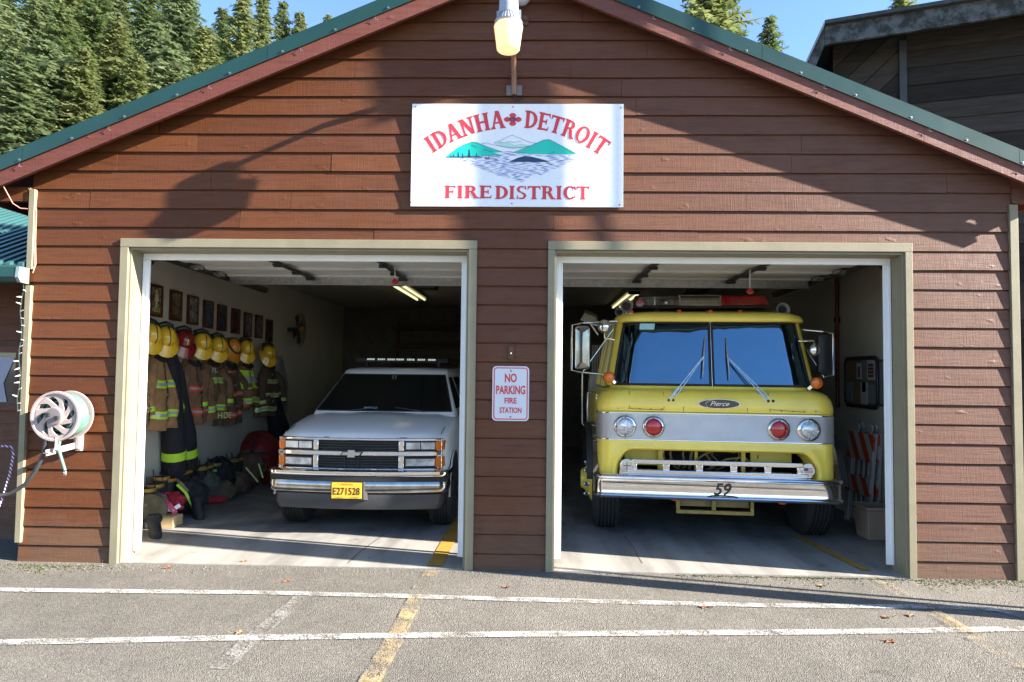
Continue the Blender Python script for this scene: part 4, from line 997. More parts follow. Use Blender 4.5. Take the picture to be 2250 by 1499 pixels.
# helmets on hooks
def helmet(px, py, x, shell, label, tilt=0, scale=1.0, wide=False, old=False):
    c = at(px, py, x=x)
    h = thing('fire_helmet', label, 'helmet', c, 'helmets on the wall hooks', rotz=R(-40+tilt)); ORI[h.name] = V(0,0,0)
    A = Matrix.Scale(scale*.81, 4) @ Matrix.Rotation(R(62), 4, 'Y')     # dome axis leans out of the wall and down
    t = MB(); rg = []
    for j in range(10):
        a = j/9*math.pi/2; rg.append([V(.125*math.cos(a)*math.cos(k*math.pi/12)*1.12, .125*math.cos(a)*math.sin(k*math.pi/12), .02+.125*math.sin(a)) for k in range(24)])
    t.rings(rg, True); t.xf(A); sh = build('shell', t, shell, h, smooth=60)
    t = MB(); b0, b1 = [], []
    for k in range(24):
        a = k*math.pi/12; e = .045+.075*max(0, math.cos(a))**2; r = .125
        b0.append((a, r, .022)); b1.append((a, r+e, -.015-.03*max(0, math.cos(a))))
    def P(a, r, z): return V(r*1.1*math.cos(a), r*math.sin(a), z)
    t.rings([[P(a, r-.01, z+.012) for a, r, z in b0], [P(a, r, z) for a, r, z in b1], [P(a, r, z-.012) for a, r, z in b1], [P(a, r-.012, z-.008) for a, r, z in b0]], False); t.xf(A); build('brim', t, shell, h, smooth=50)
    t = MB()   # goggles and strap over the back edge
    if not old:
        t.tube([V(-.155, -.10, .03), V(-.17, 0, .06), V(-.155, .10, .03)], [.03,.042,.03], 8); t.tube([V(.14*math.cos(a)*1.1, .14*math.sin(a), .045) for a in [R(q) for q in range(130, 231, 10)]], .02, 6)
        t.tube([V(-.02,-.135,.04), V(-.1,-.12,.07), V(-.15,-.08,.06)], .016, 6)
    else: t.tube([V(.128*math.cos(a)*1.12, .128*math.sin(a), .05) for a in [R(q) for q in range(0, 360, 15)]], .012, 6, closed=True)
    t.tube([V(.128*math.cos(a)*1.13, .004, .02+.128*math.sin(a)) for a in [R(q) for q in range(8, 173, 12)]], .007, 6)
    t.tube([V(-.03,.12,.0), V(-.02,.13,-.10), V(.04,.03,-.17), V(.05,-.08,-.12), V(0,-.12,0)], .008, 6); t.xf(A); build('goggle_strap', t, BLACKP, h, smooth=60)
    t = MB(); n = 5; st = []
    for k in range(n+1):
        a = R(28+38*k/n); rr_ = .1265; st.append((rr_*math.cos(a)*1.12, .02+rr_*math.sin(a)))
    y0 = .0; vs = [V(x, y0-.014, z) for x, z in st] + [V(x, y0+.014, z) for x, z in st]
    t.add(vs, [(k, k+1, n+2+k, n+1+k) for k in range(n)]); t.xf(A); build('sticker', t, LIMEP, sh)
hx = WX+.20
for args in (((331,735), HELY, 'yellow helmet cut off by the left door jamb, nearest the doorway', 10, 1.0),
             ((364,742), HELY, 'yellow helmet with black goggles above the tan coat nearest the doorway', 0, 1.03),
             ((405,748), HELR, 'the only red helmet in the row on the wall', 0, 1.0),
             ((444,753), HELY, 'yellow helmet right after the red one', 0, 1.0),
             ((479,760), HELY, 'yellow helmet above the coat lettered FI', 0, 1.0),
             ((511,763), HELO, 'old orange helmet with a dark band and a lime strip', 25, 1.0),
             ((541,766), HELY, 'yellow helmet above the bright lime vest', 0, 1.0),
             ((590,776), HELY, 'yellow helmet standing apart at the far end of the row', 0, 1.0)):
    helmet(args[0][0], args[0][1], hx, args[1], args[2], args[3], args[4], old=args[1] is HELO)
# hanging coats
def coat(px, ptop, pbot, wpx, mat, label, stripes=(), sleeves=True, dep=.13, seed=1, name='turnout_coat', cat='coat', skew=0.0, pants=False, group='turnout gear hanging on the left garage wall'):
    top, bot = at(px, ptop, x=WX+.16), at(px, pbot, x=WX+.16); c = V(WX+.03, top.y, bot.z); H = top.z-bot.z
    w = wpx*abs((at(px+1, 850, x=WX+.16)-at(px, 850, x=WX+.16)).y)/2
    rg = random.Random(seed); ph = [rg.uniform(0, 6.28) for _ in range(6)]
    th = thing(name, label, cat, V(WX, top.y, bot.z), group)
    def surf(u, v):       # u round the front half from near edge to far edge, v from hem (0) to hook (1)
        k = 1-v; ww = w*(.28+.72*min(1, k*1.9)**.7)*(1+.05*math.sin(3*v+ph[0])); a = math.pi*u
        f = 1+.15*math.sin(a*7+ph[1]+2*v)*min(1, k*1.5)+.10*math.sin(a*11+ph[2]-3*v+1.5*math.sin(4*v+ph[5]))*k-.12*abs(math.sin(9*v+3*a+ph[3]))**6*k
        d = dep*(.45+.55*min(1, k*2))
        yy = -ww*math.cos(a)*(1+.04*math.sin(5*v+ph[3])) + skew*k
        return V(WX+.035+d*f*math.sin(a)**.7, top.y+yy, bot.z+H*v+.012*math.sin(a*5+ph[4])*k)
    t = MB(); t.grid(lambda a, b: surf(a, b), 26, 16); b0 = len(t.v)
    t.add([surf(i/26, 0) for i in range(27)]+[V(WX+.02, top.y-w+2*w*i/26+skew, bot.z) for i in range(27)], [(i, i+1, 28+i, 27+i) for i in range(26)])
    t.tube([(WX+.01,top.y,top.z+.02),(WX+.08,top.y,top.z-.0),(WX+.09,top.y,top.z+.04)], .008, 6)
    bd = build('legs' if pants else 'coat_body', t, mat, th, smooth=180)
    if not pants and name == 'turnout_coat':
        t = MB(); p = surf(.5, .93); t.tube([surf(.18,.955)+V(0,0,.01), surf(.35,.925)+V(.02,0,0), surf(.5,.915)+V(.025,0,0), surf(.65,.925)+V(.02,0,0), surf(.82,.955)+V(0,0,.01)], .026, 8); build('collar', t, COATK, th, smooth=60)
        t = MB(); t.tube([surf(.47,.90-.08*q)+V(.006,-.006,0) for q in range(11)], .006, 5); build('front_seam', t, COATK, th)
        for q in range(4):
            t = MB(); p = surf(.47, .80-.17*q)+V(.012,-.010,0); t.box(p.x-.006,p.x+.008,p.y-.022,p.y+.022,p.z-.010,p.z+.010); build('clasp', t, GALV, th)
        for u0 in (.14, .58):
            t = MB(); t.grid(lambda a, b: surf(u0+.24*a, .26+.12*b)+V(.014,-.010,0), 6, 3); build('pocket', t, mat, th, smooth=180)
    if sleeves:
        for s in (-1, 1):
            t = MB(); sh = surf(.5+s*.30, .80); 
            pts = [sh+V(-.02,0,.03), sh+V(.02,s*w*.42,-H*.16), sh+V(.02,s*w*.55,-H*.38), sh+V(.04,s*w*.5,-H*.60)]
            t.tube(pts, [.055,.075,.07,.06], 10); sl = build('sleeve', t, mat, th, smooth=60)
            for mt in set(m for _, m, _ in stripes[:1]):
                t = MB(); q = pts[3]; p2 = pts[2]; d = (q-p2).normalized(); t.tube([q-d*.09, q-d*.04], [.068,.066], 10); build('cuff_band', t, mt, sl, smooth=60)
    for v0, mt, hh in stripes:
        t = MB()
        t.grid(lambda a, b: surf(.02+.96*a, v0+hh*(b-.5))+V(.006,-.004,0), 26, 2); sb = build('reflective_band', t, mt, th, smooth=180)
        if mt is not SILV:
            t = MB(); t.grid(lambda a, b: surf(.03+.94*a, v0+hh*.36*(b-.5))+V(.010,-.007,0), 26, 1); build('silver_strip', t, SILV, sb, smooth=180)
    return th, surf
coat(327, 795, 938, 34, COATB, 'coat with red and lime vest half hidden behind the door jamb', [(.30,ORNG,.09),(.62,LIME,.16)], seed=11, sleeves=False)
th, sf = coat(365, 778, 942, 62, COATT, 'tan turnout coat with two lime bands nearest the doorway', [(.20,LIME,.10),(.60,LIME,.10)], seed=2, dep=.19)
coat(437, 790, 930, 56, COATB, 'brown turnout coat with orange bands hanging after the black trousers', [(.20,ORNG,.10),(.55,ORNG,.09)], seed=3, dep=.17)
th, sf = coat(478, 792, 922, 56, COATB, 'brown turnout coat lettered FI with lime bands', [(.20,LIME,.10),(.66,LIME,.10)], seed=4, dep=.18)
t = MB(); p = sf(.40,.83); t.text('FI.', p+V(.03,-.03,0), (.45,.9,0), (0,0,1), .06); build('lettering', t, simple('white_lettering', (.6,.6,.55), .6, var=.1), th, recalc=False)
t = MB(); p = sf(.55,.07); t.text('HIDE', p+V(.035,-.03,.0), (.45,.9,0), (0,0,1), .075, width=.2); build('hem_lettering', t, LIMEP, th, recalc=False)
coat(519, 796, 930, 50, COATD, 'dark brown turnout coat with orange bands below the orange helmet', [(.16,ORNG,.09),(.48,ORNG,.08),(.84,ORNG,.05)], seed=5, dep=.15)
coat(553, 798, 892, 42, COATB, 'brown coat under a bright lime vest', [(.14,LIME,.13),(.62,LIME,.42)], seed=6, dep=.17, sleeves=False)
coat(602, 800, 912, 44, COATD, 'dark turnout coat with pale lime bands at the far end of the row', [(.14,LIMEP,.09),(.40,LIMEP,.08),(.66,LIMEP,.08)], seed=7, dep=.16)
coat(630, 786, 905, 28, CLGR, 'pale grey shirt hanging past the last helmet', [], seed=8, dep=.1, name='work_shirt', cat='shirt', sleeves=False)
# black trousers hanging long
def trousers(px0, ptop, pbot, label):
    top, bot = at(px0, ptop, x=WX+.14), at(px0+22, pbot, x=WX+.14)
    th = thing('turnout_trousers', label, 'trousers', V(WX, top.y, bot.z), 'turnout gear hanging on the left garage wall')
    for s in (-1, 1):
        t = MB(); b = V(WX+.12, bot.y+s*.14, bot.z); q = V(WX+.10, top.y+.02*s, top.z)
        pts = [q, q.lerp(b,.2)+V(.03,0,0), q.lerp(b,.45)+V(.02,0,0), q.lerp(b,.7)+V(.03,s*.02,0), b]
        t.tube(pts, [.045,.09,.11,.12,.13], 14); lg = build('leg', t, COATK, th, smooth=60)
        d = (pts[4]-pts[3]); t = MB(); t.tube([pts[3]+d*.40, pts[3]+d*.62], [.131,.134], 14); build('reflective_band', t, LIME, lg, smooth=60)
trousers(378, 766, 1035, 'long black trousers with lime bands hanging below the red helmet')
trousers(598, 850, 985, 'dark trousers hanging at the far end below the last coat')
# ------------------------------------------------------------------ gear heaped along the foot of the wall
def floor_spot(px, py, near=.16):
    p = at(px, py, z=.01)
    if p.x < WX+near: p = at(px, py, x=WX+near)
    p.z = .008; return p
def boot(px, py, label, mat=BLACKR, band=None, loops=True, rot=0, h=.34, x=None):
    p = floor_spot(px, py)
    b = thing('rubber_boot', label, 'boot', p, 'rubber boots by the left garage wall', rotz=R(rot)); ORI[b.name] = V(0,0,0)
    t = MB(); t.rings([[V(.07*math.cos(a)*sx+ox, .062*math.sin(a)*sy, z) for a in [R(20*k) for k in range(18)]] for z, sx, sy, ox in ((.0,1.95,.85,.055),(.03,2.0,.9,.06),(.07,1.8,.88,.05),(.11,1.2,.9,.01),(.17,1.0,.95,0),(h*.8,1.1,1.1,0),(h,1.18,1.2,0),(h,1.05,1.05,0),(.2,.95,.95,0))], True); build('boot_shell', t, mat, b, smooth=60)
    if band: t = MB(); t.lathe([(.082,h-.035),(.087,h-.03),(.088,h-.002),(.084,h+.003)], (0,0,0), (0,0,1), 18, caps=False); build('top_band', t, band, b, smooth=50)
    if loops:
        for s in (-1, 1): t = MB(); t.tube([V(.02,s*.07,h-.02), V(.03,s*.075,h+.05), V(0,s*.078,h+.075), V(-.03,s*.075,h+.05), V(-.02,s*.07,h-.02)], .005, 6); build('pull_loop', t, BLACKR, b, smooth=60)
YBAND = simple('ochre_boot_band', (.30,.17,.03), .5, var=.25)
def bundle(name, px, py, rx, ry, rz, mat, label, cat, seed=1, lift=0, fold=.18, x=None):
    p = floor_spot(px, py, rx*.9); c = V(p.x, p.y, 0)
    th = thing(name, label, cat, V(c.x, c.y, lift), 'gear heaped along the left garage wall')
    g = random.Random(seed); ph = [g.uniform(0, 6.3) for _ in range(8)]; t = MB(); rg = []
    for j in range(21):
        a = j/20*math.pi; ring = []
        for k in range(36):
            b = k*2*math.pi/36; f = 1+fold*(.5*math.sin(3*b+ph[0]+2*a)+.4*math.sin(5*b+ph[1]-3*a)+.3*math.sin(8*a+ph[2]+b)+.35*math.sin(9*b+4*a+ph[3])-.45*abs(math.sin(4*b+6*a+ph[4]))+.3*math.sin(13*b-7*a+ph[5]))
            ring.append(V(c.x+rx*f*math.sin(a)**.8*math.cos(b), c.y+ry*f*math.sin(a)**.8*math.sin(b), max(lift+.004, lift+rz-rz*(math.cos(math.pi-a))*f)))
        rg.append(ring)
    t.rings(rg, True); build('cover', t, mat, th, smooth=60)
    return th, c
def strap(th, pts, w, mat, nm='strap'):
    t = MB()
    for p, q in zip(pts, pts[1:]): t.bar(p, q, w, .012, (.5,-1,.2))
    build(nm, t, mat, th)
bx = WX+.28
th, c = bundle('gear_bag', 332, 1150, .19, .17, .17, CGREY, 'round grey-green canvas gear bag nearest the doorway', 'bag', 3, fold=.10)
t = MB(); t.lathe([(.165,0),(.175,.012),(.165,.024)], c+V(.06,-.15,.17), (.35,-1,.1), 24); build('end_panel', t, CGRN, th, smooth=50)
t = MB(); t.tube([c+V(-.1,-.1,.33), c+V(-.05,-.18,.26), c+V(.0,-.17,.2)], [.03,.022,.02], 8); t.tube([c+V(-.1,-.1,.33), c+V(.02,-.16,.25), c+V(.04,-.17,.22)], [.03,.02,.02], 8); build('work_glove', t, CTAN, th, smooth=60)
boot(338, 1118, 'black rubber boot with a dull tan rim standing behind the grey bag', BLACKR, YBAND, rot=-60, h=.40)
boot(322, 1122, 'black rubber boot half hidden by the door jamb', BLACKR, YBAND, rot=-60, h=.38)
boot(366, 1128, 'black rubber boot with a broad ochre band beside the red cloth', BLACKR, YBAND, rot=-60, h=.42)
boot(338, 1176, 'short black boot in the sunlight on the floor under the grey bag', BLACKR, None, False, rot=-50, h=.17)
p = at(366, 1160, z=0)
bxth = thing('cardboard_box', 'small tan cardboard box in the sun under the red cloth', 'box', p, 'gear heaped along the left garage wall')
t = MB(); t.box(p.x-.13,p.x+.09,p.y-.05,p.y+.15,.008,.115); build('box_body', t, simple('cardboard', (.42,.31,.16), .8, var=.12), bxth, bevel=.004)
t = MB(); t.hexa([(p.x-.13,p.y-.055,.116),(p.x+.09,p.y-.055,.116),(p.x+.10,p.y+.05,.118),(p.x-.13,p.y+.05,.118),(p.x-.13,p.y-.055,.12),(p.x+.09,p.y-.055,.12),(p.x+.10,p.y+.05,.122),(p.x-.13,p.y+.05,.122)]); build('box_flap', t, MATS['cardboard'], bxth)
th, c = bundle('cloth_bundle', 372, 1146, .14, .12, .09, CRED, 'crumpled bright red and white cloth on the cardboard box', 'cloth', 9, lift=.125, fold=.3)
strap(th, [c+V(-.05,-.13,.28), c+V(.06,-.14,.22), c+V(.13,-.12,.12)], .05, simple('pink_webbing', (.60,.06,.12), .6, var=.1)); strap(th, [c+V(.02,-.14,.17), c+V(.10,-.13,.16), c+V(.15,-.08,.20)], .04, WHITEV, 'white_flap')
th, c = bundle('trousers_bundle', 412, 1128, .20, .19, .20, COATK, 'black bunker trousers with a lime stripe slumped over boots', 'trousers', 5, fold=.14)
strap(th, [c+V(-.03,-.19,.36), c+V(.07,-.20,.28), c+V(.13,-.17,.14), c+V(.15,-.16,.07)], .028, LIME, 'lime_stripe'); strap(th, [c+V(-.08,-.2,.22), c+V(-.0,-.21,.2)], .05, SILV, 'reflective_patch')
strap(th, [c+V(-.10,-.12,.42), c+V(.0,-.18,.38), c+V(.09,-.19,.29)], .03, CTAN, 'suspender')
boot(432, 1136, 'black boot standing out on the floor under the black trousers', BLACKR, None, False, rot=-50, h=.22)
boot(440, 1072, 'rubber boot with ochre band and twin loops against the blue-grey wall', BLACKR, YBAND, rot=-60, h=.44)
boot(452, 1066, 'rubber boot with ochre band and loops beside its pair under the wall', BLACKR, YBAND, rot=-60, h=.44)
bundle('canvas_bag', 449, 1100, .20, .2, .19, CGREY, 'grey canvas bag slumped between two pairs of boots', 'bag', 7, fold=.16)
th, c = bundle('trousers_bundle', 480, 1080, .2, .2, .25, COATK, 'black trousers with a small green stripe heaped mid-row', 'trousers', 8, fold=.15); strap(th, [c+V(-.05,-.2,.36), c+V(.06,-.2,.37)], .03, simple('mint_stripe', (.2,.6,.2), .5, var=.1), 'green_stripe')
bundle('canvas_bag', 487, 1098, .17, .16, .12, CGRN, 'olive canvas bag lying in front of the mid-row trousers', 'bag', 12, fold=.12)
bundle('red_bag', 462, 1104, .2, .12, .05, CRED, 'flat dark red bag lying low on the floor', 'bag', 13, fold=.12)
boot(510, 1056, 'far rubber boot with a wide ochre band', BLACKR, YBAND, rot=-60, h=.42); boot(521, 1052, 'farther rubber boot with a wide ochre band, beside the red bag', BLACKR, YBAND, rot=-60, h=.42)
th, c = bundle('trousers_bundle', 545, 1062, .24, .24, .24, COATD, 'dark turnout trousers with two thin lime lines at the far end', 'trousers', 15, fold=.16)
strap(th, [c+V(.06,-.24,.30), c+V(.22,-.2,.10)], .02, LIMEP, 'lime_line'); strap(th, [c+V(.20,-.15,.34), c+V(.27,-.16,.15)], .02, LIMEP, 'lime_line')
bundle('canvas_bag', 516, 1085, .2, .18, .14, COATD, 'dark brown bag lying before the far boots', 'bag', 16, fold=.14)
th, c = bundle('kit_bag', 572, 1046, .30, .30, .37, simple('dark_red_nylon', (.16,.008,.012), .6, var=.2, vs=4), 'big dark red kit bag standing beside the white vehicle', 'bag', 17, fold=.05)
strap(th, [c+V(-.2,-.25,.42), c+V(.0,-.315,.46), c+V(.2,-.24,.46)], .03, COATK); strap(th, [c+V(-.02,-.28,.1), c+V(-.02,-.325,.38), c+V(.0,-.26,.64)], .03, COATK)
boot(352, 1105, 'black boot with ochre band standing behind the red cloth', BLACKR, YBAND, rot=-60, h=.46)
boot(395, 1096, 'black boot with ochre band leaning behind the lime-striped trousers', BLACKR, YBAND, rot=-50, h=.46)
boot(404, 1090, 'second black boot behind the lime-striped trousers, farther in', BLACKR, YBAND, rot=-50, h=.46)
boot(470, 1062, 'far black boot with loops beside the mid-row trousers', BLACKR, YBAND, rot=-60, h=.44)
for px, py, lab, mt in ((425,1112,'pair of folded tan work gloves on the floor gear',CTAN),(470,1090,'crumpled pale grey hood among the bags',CLGR),(500,1078,'small tan pouch before the far boots',CTAN),(440,1098,'crumpled white towel on the grey bag',CLGR)):
    bundle('cloth_bundle', px, py, .09, .09, .07, mt, lab, 'cloth', px, lift=.16, fold=.35)
# far end: wall fan, white box, orange case, shelves
c = at(648, 724, x=WX+.12)
fn = thing('wall_fan', 'round caged wall fan with a yellow hub in the dark far corner', 'fan', c)
t = MB()
for k in range(6): r = .06+.045*k; t.tube([c+V(.10,r*math.cos(R(15*j))*.9,r*math.sin(R(15*j))) for j in range(24)], .004, 4, closed=True)
for k in range(12): a = R(30*k); t.tube([c+V(.10,0,0), c+V(.10,.28*math.cos(a),.28*math.sin(a))], .004, 4)
build('cage', t, DKMET, fn); t = MB(); t.lathe([(.06,0),(.055,.02),(0,.03)], c+V(.105,0,0), (1,-.3,0), 18); build('hub', t, YBAND, fn, smooth=50)
t = MB()
for k in range(4):
    a = R(90*k+20); t.prism([(c.y+.04*math.cos(a-.3), c.z+.04*math.sin(a-.3)), (c.y+.26*math.cos(a-.35), c.z+.26*math.sin(a-.35)), (c.y+.26*math.cos(a+.35), c.z+.26*math.sin(a+.35)), (c.y+.04*math.cos(a+.3), c.z+.04*math.sin(a+.3))], 'x', c.x+.05, c.x+.06)
build('blades', t, DKMET, fn); t = MB(); t.bar(c+V(-.12,0,0), c+V(.05,0,0), .06, .06); build('wall_bracket', t, DKMET, fn)
c = at(672, 855, y=7.6)
wb = thing('white_case', 'white plastic case with a dark latch on the bench at the back', 'case', c); t = MB(); t.box(c.x-.21,c.x+.17,7.5,7.8,c.z-.13,c.z+.12); build('case_body', t, WHITEV, wb, bevel=.012); t = MB(); t.box(c.x-.02,c.x+.03,7.485,7.499,c.z+.01,c.z+.08); build('latch', t, BLACKP, wb)
c2 = at(688, 826, y=7.95)
oc = thing('orange_case', 'orange-red equipment case behind the white case', 'case', c2); t = MB(); t.box(c2.x-.2,c2.x+.25,7.85,8.2,c.z-.13,c2.z+.16); build('case_body', t, simple('orange_red_plastic', (.42,.03,.012), .45, var=.15), oc, bevel=.015); t = MB(); t.tube([(c2.x-.08,7.9,c2.z+.16),(c2.x-.06,7.9,c2.z+.21),(c2.x+.1,7.9,c2.z+.21),(c2.x+.12,7.9,c2.z+.16)], .012, 6); build('case_handle', t, BLACKP, oc)
bz = c.z-.135
be = thing('work_bench', 'dark wooden bench against the back of the left bay', 'bench', V(-2.9,8.2,0)); t = MB(); t.box(-3.9,-2.2,7.4,8.6,bz-.05,bz); build('bench_top', t, SOFF, be)
for x in (-3.85,-2.3):
    for y in (7.45,8.5): t = MB(); t.box(x,x+.09,y,y+.09,.007,bz-.051); build('leg', t, SOFF, be)
sh = thing('lumber_rack', 'dark wall rack of long boards across the back of the left bay', 'rack', V(-1.5,8.9,1.6))
WOODD = simple('dark_stored_wood', (.07,.055,.04), .8, var=.4, vs=3)
g = random.Random(4)
for k in range(3):
    z = 1.75+.38*k; t = MB(); t.box(-2.95,.1,8.75,9.18,z,z+.03); build('shelf', t, SOFF, sh)
    for j in range(5):
        t = MB(); y = 8.78+.075*j; t.bar((-2.9+g.uniform(0,.3),y,z+.06+g.uniform(0,.05)), (.05-g.uniform(0,.3),y,z+.06+g.uniform(0,.12)), .06, .045); build('board', t, WOODD, sh)
for x in (-2.9,-1.4,.04): t = MB(); t.box(x-.03,x+.03,9.12,9.19,.007,2.7); build('upright', t, SOFF, sh)
cb_ = thing('storage_cabinet', 'dark brown storage cabinet behind the white vehicle', 'cabinet', V(-1.6,8.6,0)); t = MB(); t.box(-2.15,-.3,8.3,8.7,.007,1.72); build('carcass', t, SOFF, cb_)
for k in range(4): t = MB(); t.box(-2.13+.455*k,-1.685+.455*k,8.28,8.299,.05,1.7); build('door', t, simple('brown_cabinet_door', (.075,.04,.02), .6, var=.2) if 'brown_cabinet_door' not in MATS else MATS['brown_cabinet_door'], cb_, bevel=.003)
# ceiling lights
TUBE = simple('fluorescent_tube', (.8,.78,.6), .4, var=0, emit=(.85,.80,.45), es=.28)
def fixture(p, q, label):
    c = p.lerp(q, .5); f = thing('fluorescent_light', label, 'ceiling light', c, 'fluorescent lights on the garage ceiling'); t = MB(); u = (q-p).normalized(); n = V(u.y,-u.x,0)
    t.bar(p+V(0,0,.03), q+V(0,0,.03), .26, .035); build('housing', t, CEIL, f, bevel=.004)
    for s in (-1, 1): t = MB(); t.tube([p+n*.07*s+u*.03-V(0,0,.012), q+n*.07*s-u*.03-V(0,0,.012)], .019, 10); build('tube', t, TUBE, f, smooth=60)
    for e in (p, q): t = MB(); t.bar(e-u*.02, e+u*.025, .2, .05); build('end_cap', t, DKMET, f)
fixture(V(-2.06,4.75,2.965), V(-2.04,6.9,2.965), 'lit double fluorescent tube over the white vehicle')
fixture(V(1.72,5.6,2.965), V(1.74,8.1,2.965), 'lit double fluorescent tube above the fire engine air horn')
# door openers with pull cords
for px, py, y, cpx, cy0, cy1, lab, lab2 in ((936,624,3.6,868,569,618,'left bay','white vehicle'), (1530,634,3.6,1648,590,640,'right bay','fire engine light bar')):
    c = at(px, py, y=y); o = thing('door_opener', 'black box opener under the ceiling of the %s' % lab, 'door opener', c, 'garage door openers'); t = MB(); t.box(c.x-.15,c.x+.15,y-.1,y+.2,c.z-.07,c.z+.08); build('motor_box', t, BLACKP, o, bevel=.02)
    t = MB(); t.box(c.x-.05,c.x+.04,y-.106,y-.1005,c.z-.02,c.z+.01); build('name_plate', t, CHROMED, o); t = MB(); t.box(c.x-.02,c.x+.02,1.95,y-.11,c.z+.1,c.z+.13); build('rail', t, GALV, o)
    for s in (-1, 1): t = MB(); t.box(c.x+s*.12-.01,c.x+s*.12+.01,y,y+.03,c.z+.081,CZ); build('hanger', t, DKMET, o)
    a, b = at(cpx, cy0, y=.95), at(cpx, cy1, y=.95); k = thing('pull_cord', 'white cord with a red handle hanging in front of the %s' % lab2, 'cord', V(b.x,b.y,b.z), 'emergency release cords'); t = MB(); t.tube([V(a.x,a.y,2.66), b], .004, 5); build('cord', t, WHITEV, k); t = MB(); t.lathe([(.004,.03),(.035,.0),(.035,-.015),(.01,-.03)], b, (0,0,1), 10); build('handle', t, REDLENS, k, smooth=50)
# right wall
RX = IR
q0, q1 = at(1856, 787, x=RX-.03), at(1927, 893, x=RX-.03); ya, yb = min(q0.y,q1.y), max(q0.y,q1.y); za, zb2 = 1.30, 1.86
za, zb2 = at(1890, 893, x=RX-.03).z, at(1890, 787, x=RX-.03).z
wbd = thing('notice_board', 'black-rimmed notice board with pinned papers on the right wall', 'notice board', V(RX,(ya+yb)/2,za)); t = MB()
t.box(RX-.02,RX-.002,ya,yb,za,zb2); build('panel', t, simple('board_surface', (.10,.085,.07), .7, var=.15), wbd); t = MB()
t.tube([V(RX-.02,ya+.05,za),V(RX-.02,yb-.05,za),V(RX-.02,yb,za+.05),V(RX-.02,yb,zb2-.05),V(RX-.02,yb-.05,zb2),V(RX-.02,ya+.05,zb2),V(RX-.02,ya,zb2-.05),V(RX-.02,ya,za+.05)], .022, 8, closed=True); build('rim', t, BLACKP, wbd, smooth=60)
PAP = [simple('white_paper', (.42,.41,.40), .8, var=.1), simple('buff_paper', (.17,.115,.05), .8, var=.1), simple('grey_paper', (.17,.18,.19), .8, var=.1)]
L_ = yb-ya; Hh_ = zb2-za
for k, (u0,u1,w0,w1,mm) in enumerate(((.06,.30,.55,.95,0),(.34,.45,.30,.95,2),(.47,.62,.56,.9,0),(.66,.96,.55,.95,1),(.05,.25,.08,.46,2),(.28,.5,.05,.5,0),(.55,.72,.05,.5,1),(.75,.95,.08,.5,2))):
    t = MB(); y_, y2 = ya+L_*u0, ya+L_*u1; z_, z2 = za+Hh_*w0, za+Hh_*w1; t.box(RX-.026,RX-.0205,y_,y2,z_,z2); pp = build('paper', t, PAP[mm], wbd)
    if mm != 1 and k in (0, 2):
        t = MB()
        for j in range(4): zz = z2-.04-(z2-z_-.06)*j/4; t.box(RX-.0285,RX-.0265,y_+.03,y2-.03,zz-.03,zz)
        build('print_block', t, [simple('maroon_print', (.14,.03,.03), .7, var=.1) if 'maroon_print' not in MATS else MATS['maroon_print'], BLACKP][k % 2 if k else 0], pp)
q0, q1 = at(1935, 790, x=RX-.02), at(1935, 893, x=RX-.02)
fr = thing('framed_notice', 'small black-framed notice beside the board, cut off by the door jamb', 'notice', V(RX,q0.y,q1.z)); t = MB()
for z0, z1 in ((q0.z-.26,q0.z),(q1.z,q1.z+.28)): t.box(RX-.012,RX-.002,q0.y-.14,q0.y+.06,z0,z1)
build('backing', t, BLACKP, fr); t = MB()
for z0, z1 in ((q0.z-.26,q0.z),(q1.z,q1.z+.28)): t.box(RX-.016,RX-.0125,q0.y-.12,q0.y+.04,z0+.02,z1-.02)
build('sheet', t, PAP[2], fr)
a, b = at(1838, 590, x=RX-.05), at(1838, 780, x=RX-.05)
pp = thing('sprinkler_pipe', 'dark red pipe running down the right wall', 'pipe', V(RX-.05,a.y,0)); t = MB(); t.tube([V(RX-.05,a.y,2.95), V(RX-.05,a.y,1.25)], .022, 10); build('pipe_run', t, simple('dark_red_pipe', (.10,.008,.008), .5, var=.2), pp, smooth=60)
t = MB(); t.tube([V(RX-.05,a.y,2.35), V(RX-.05,a.y,2.28)], .035, 12); build('coupling', t, MATS['dark_red_pipe'], pp, smooth=50)
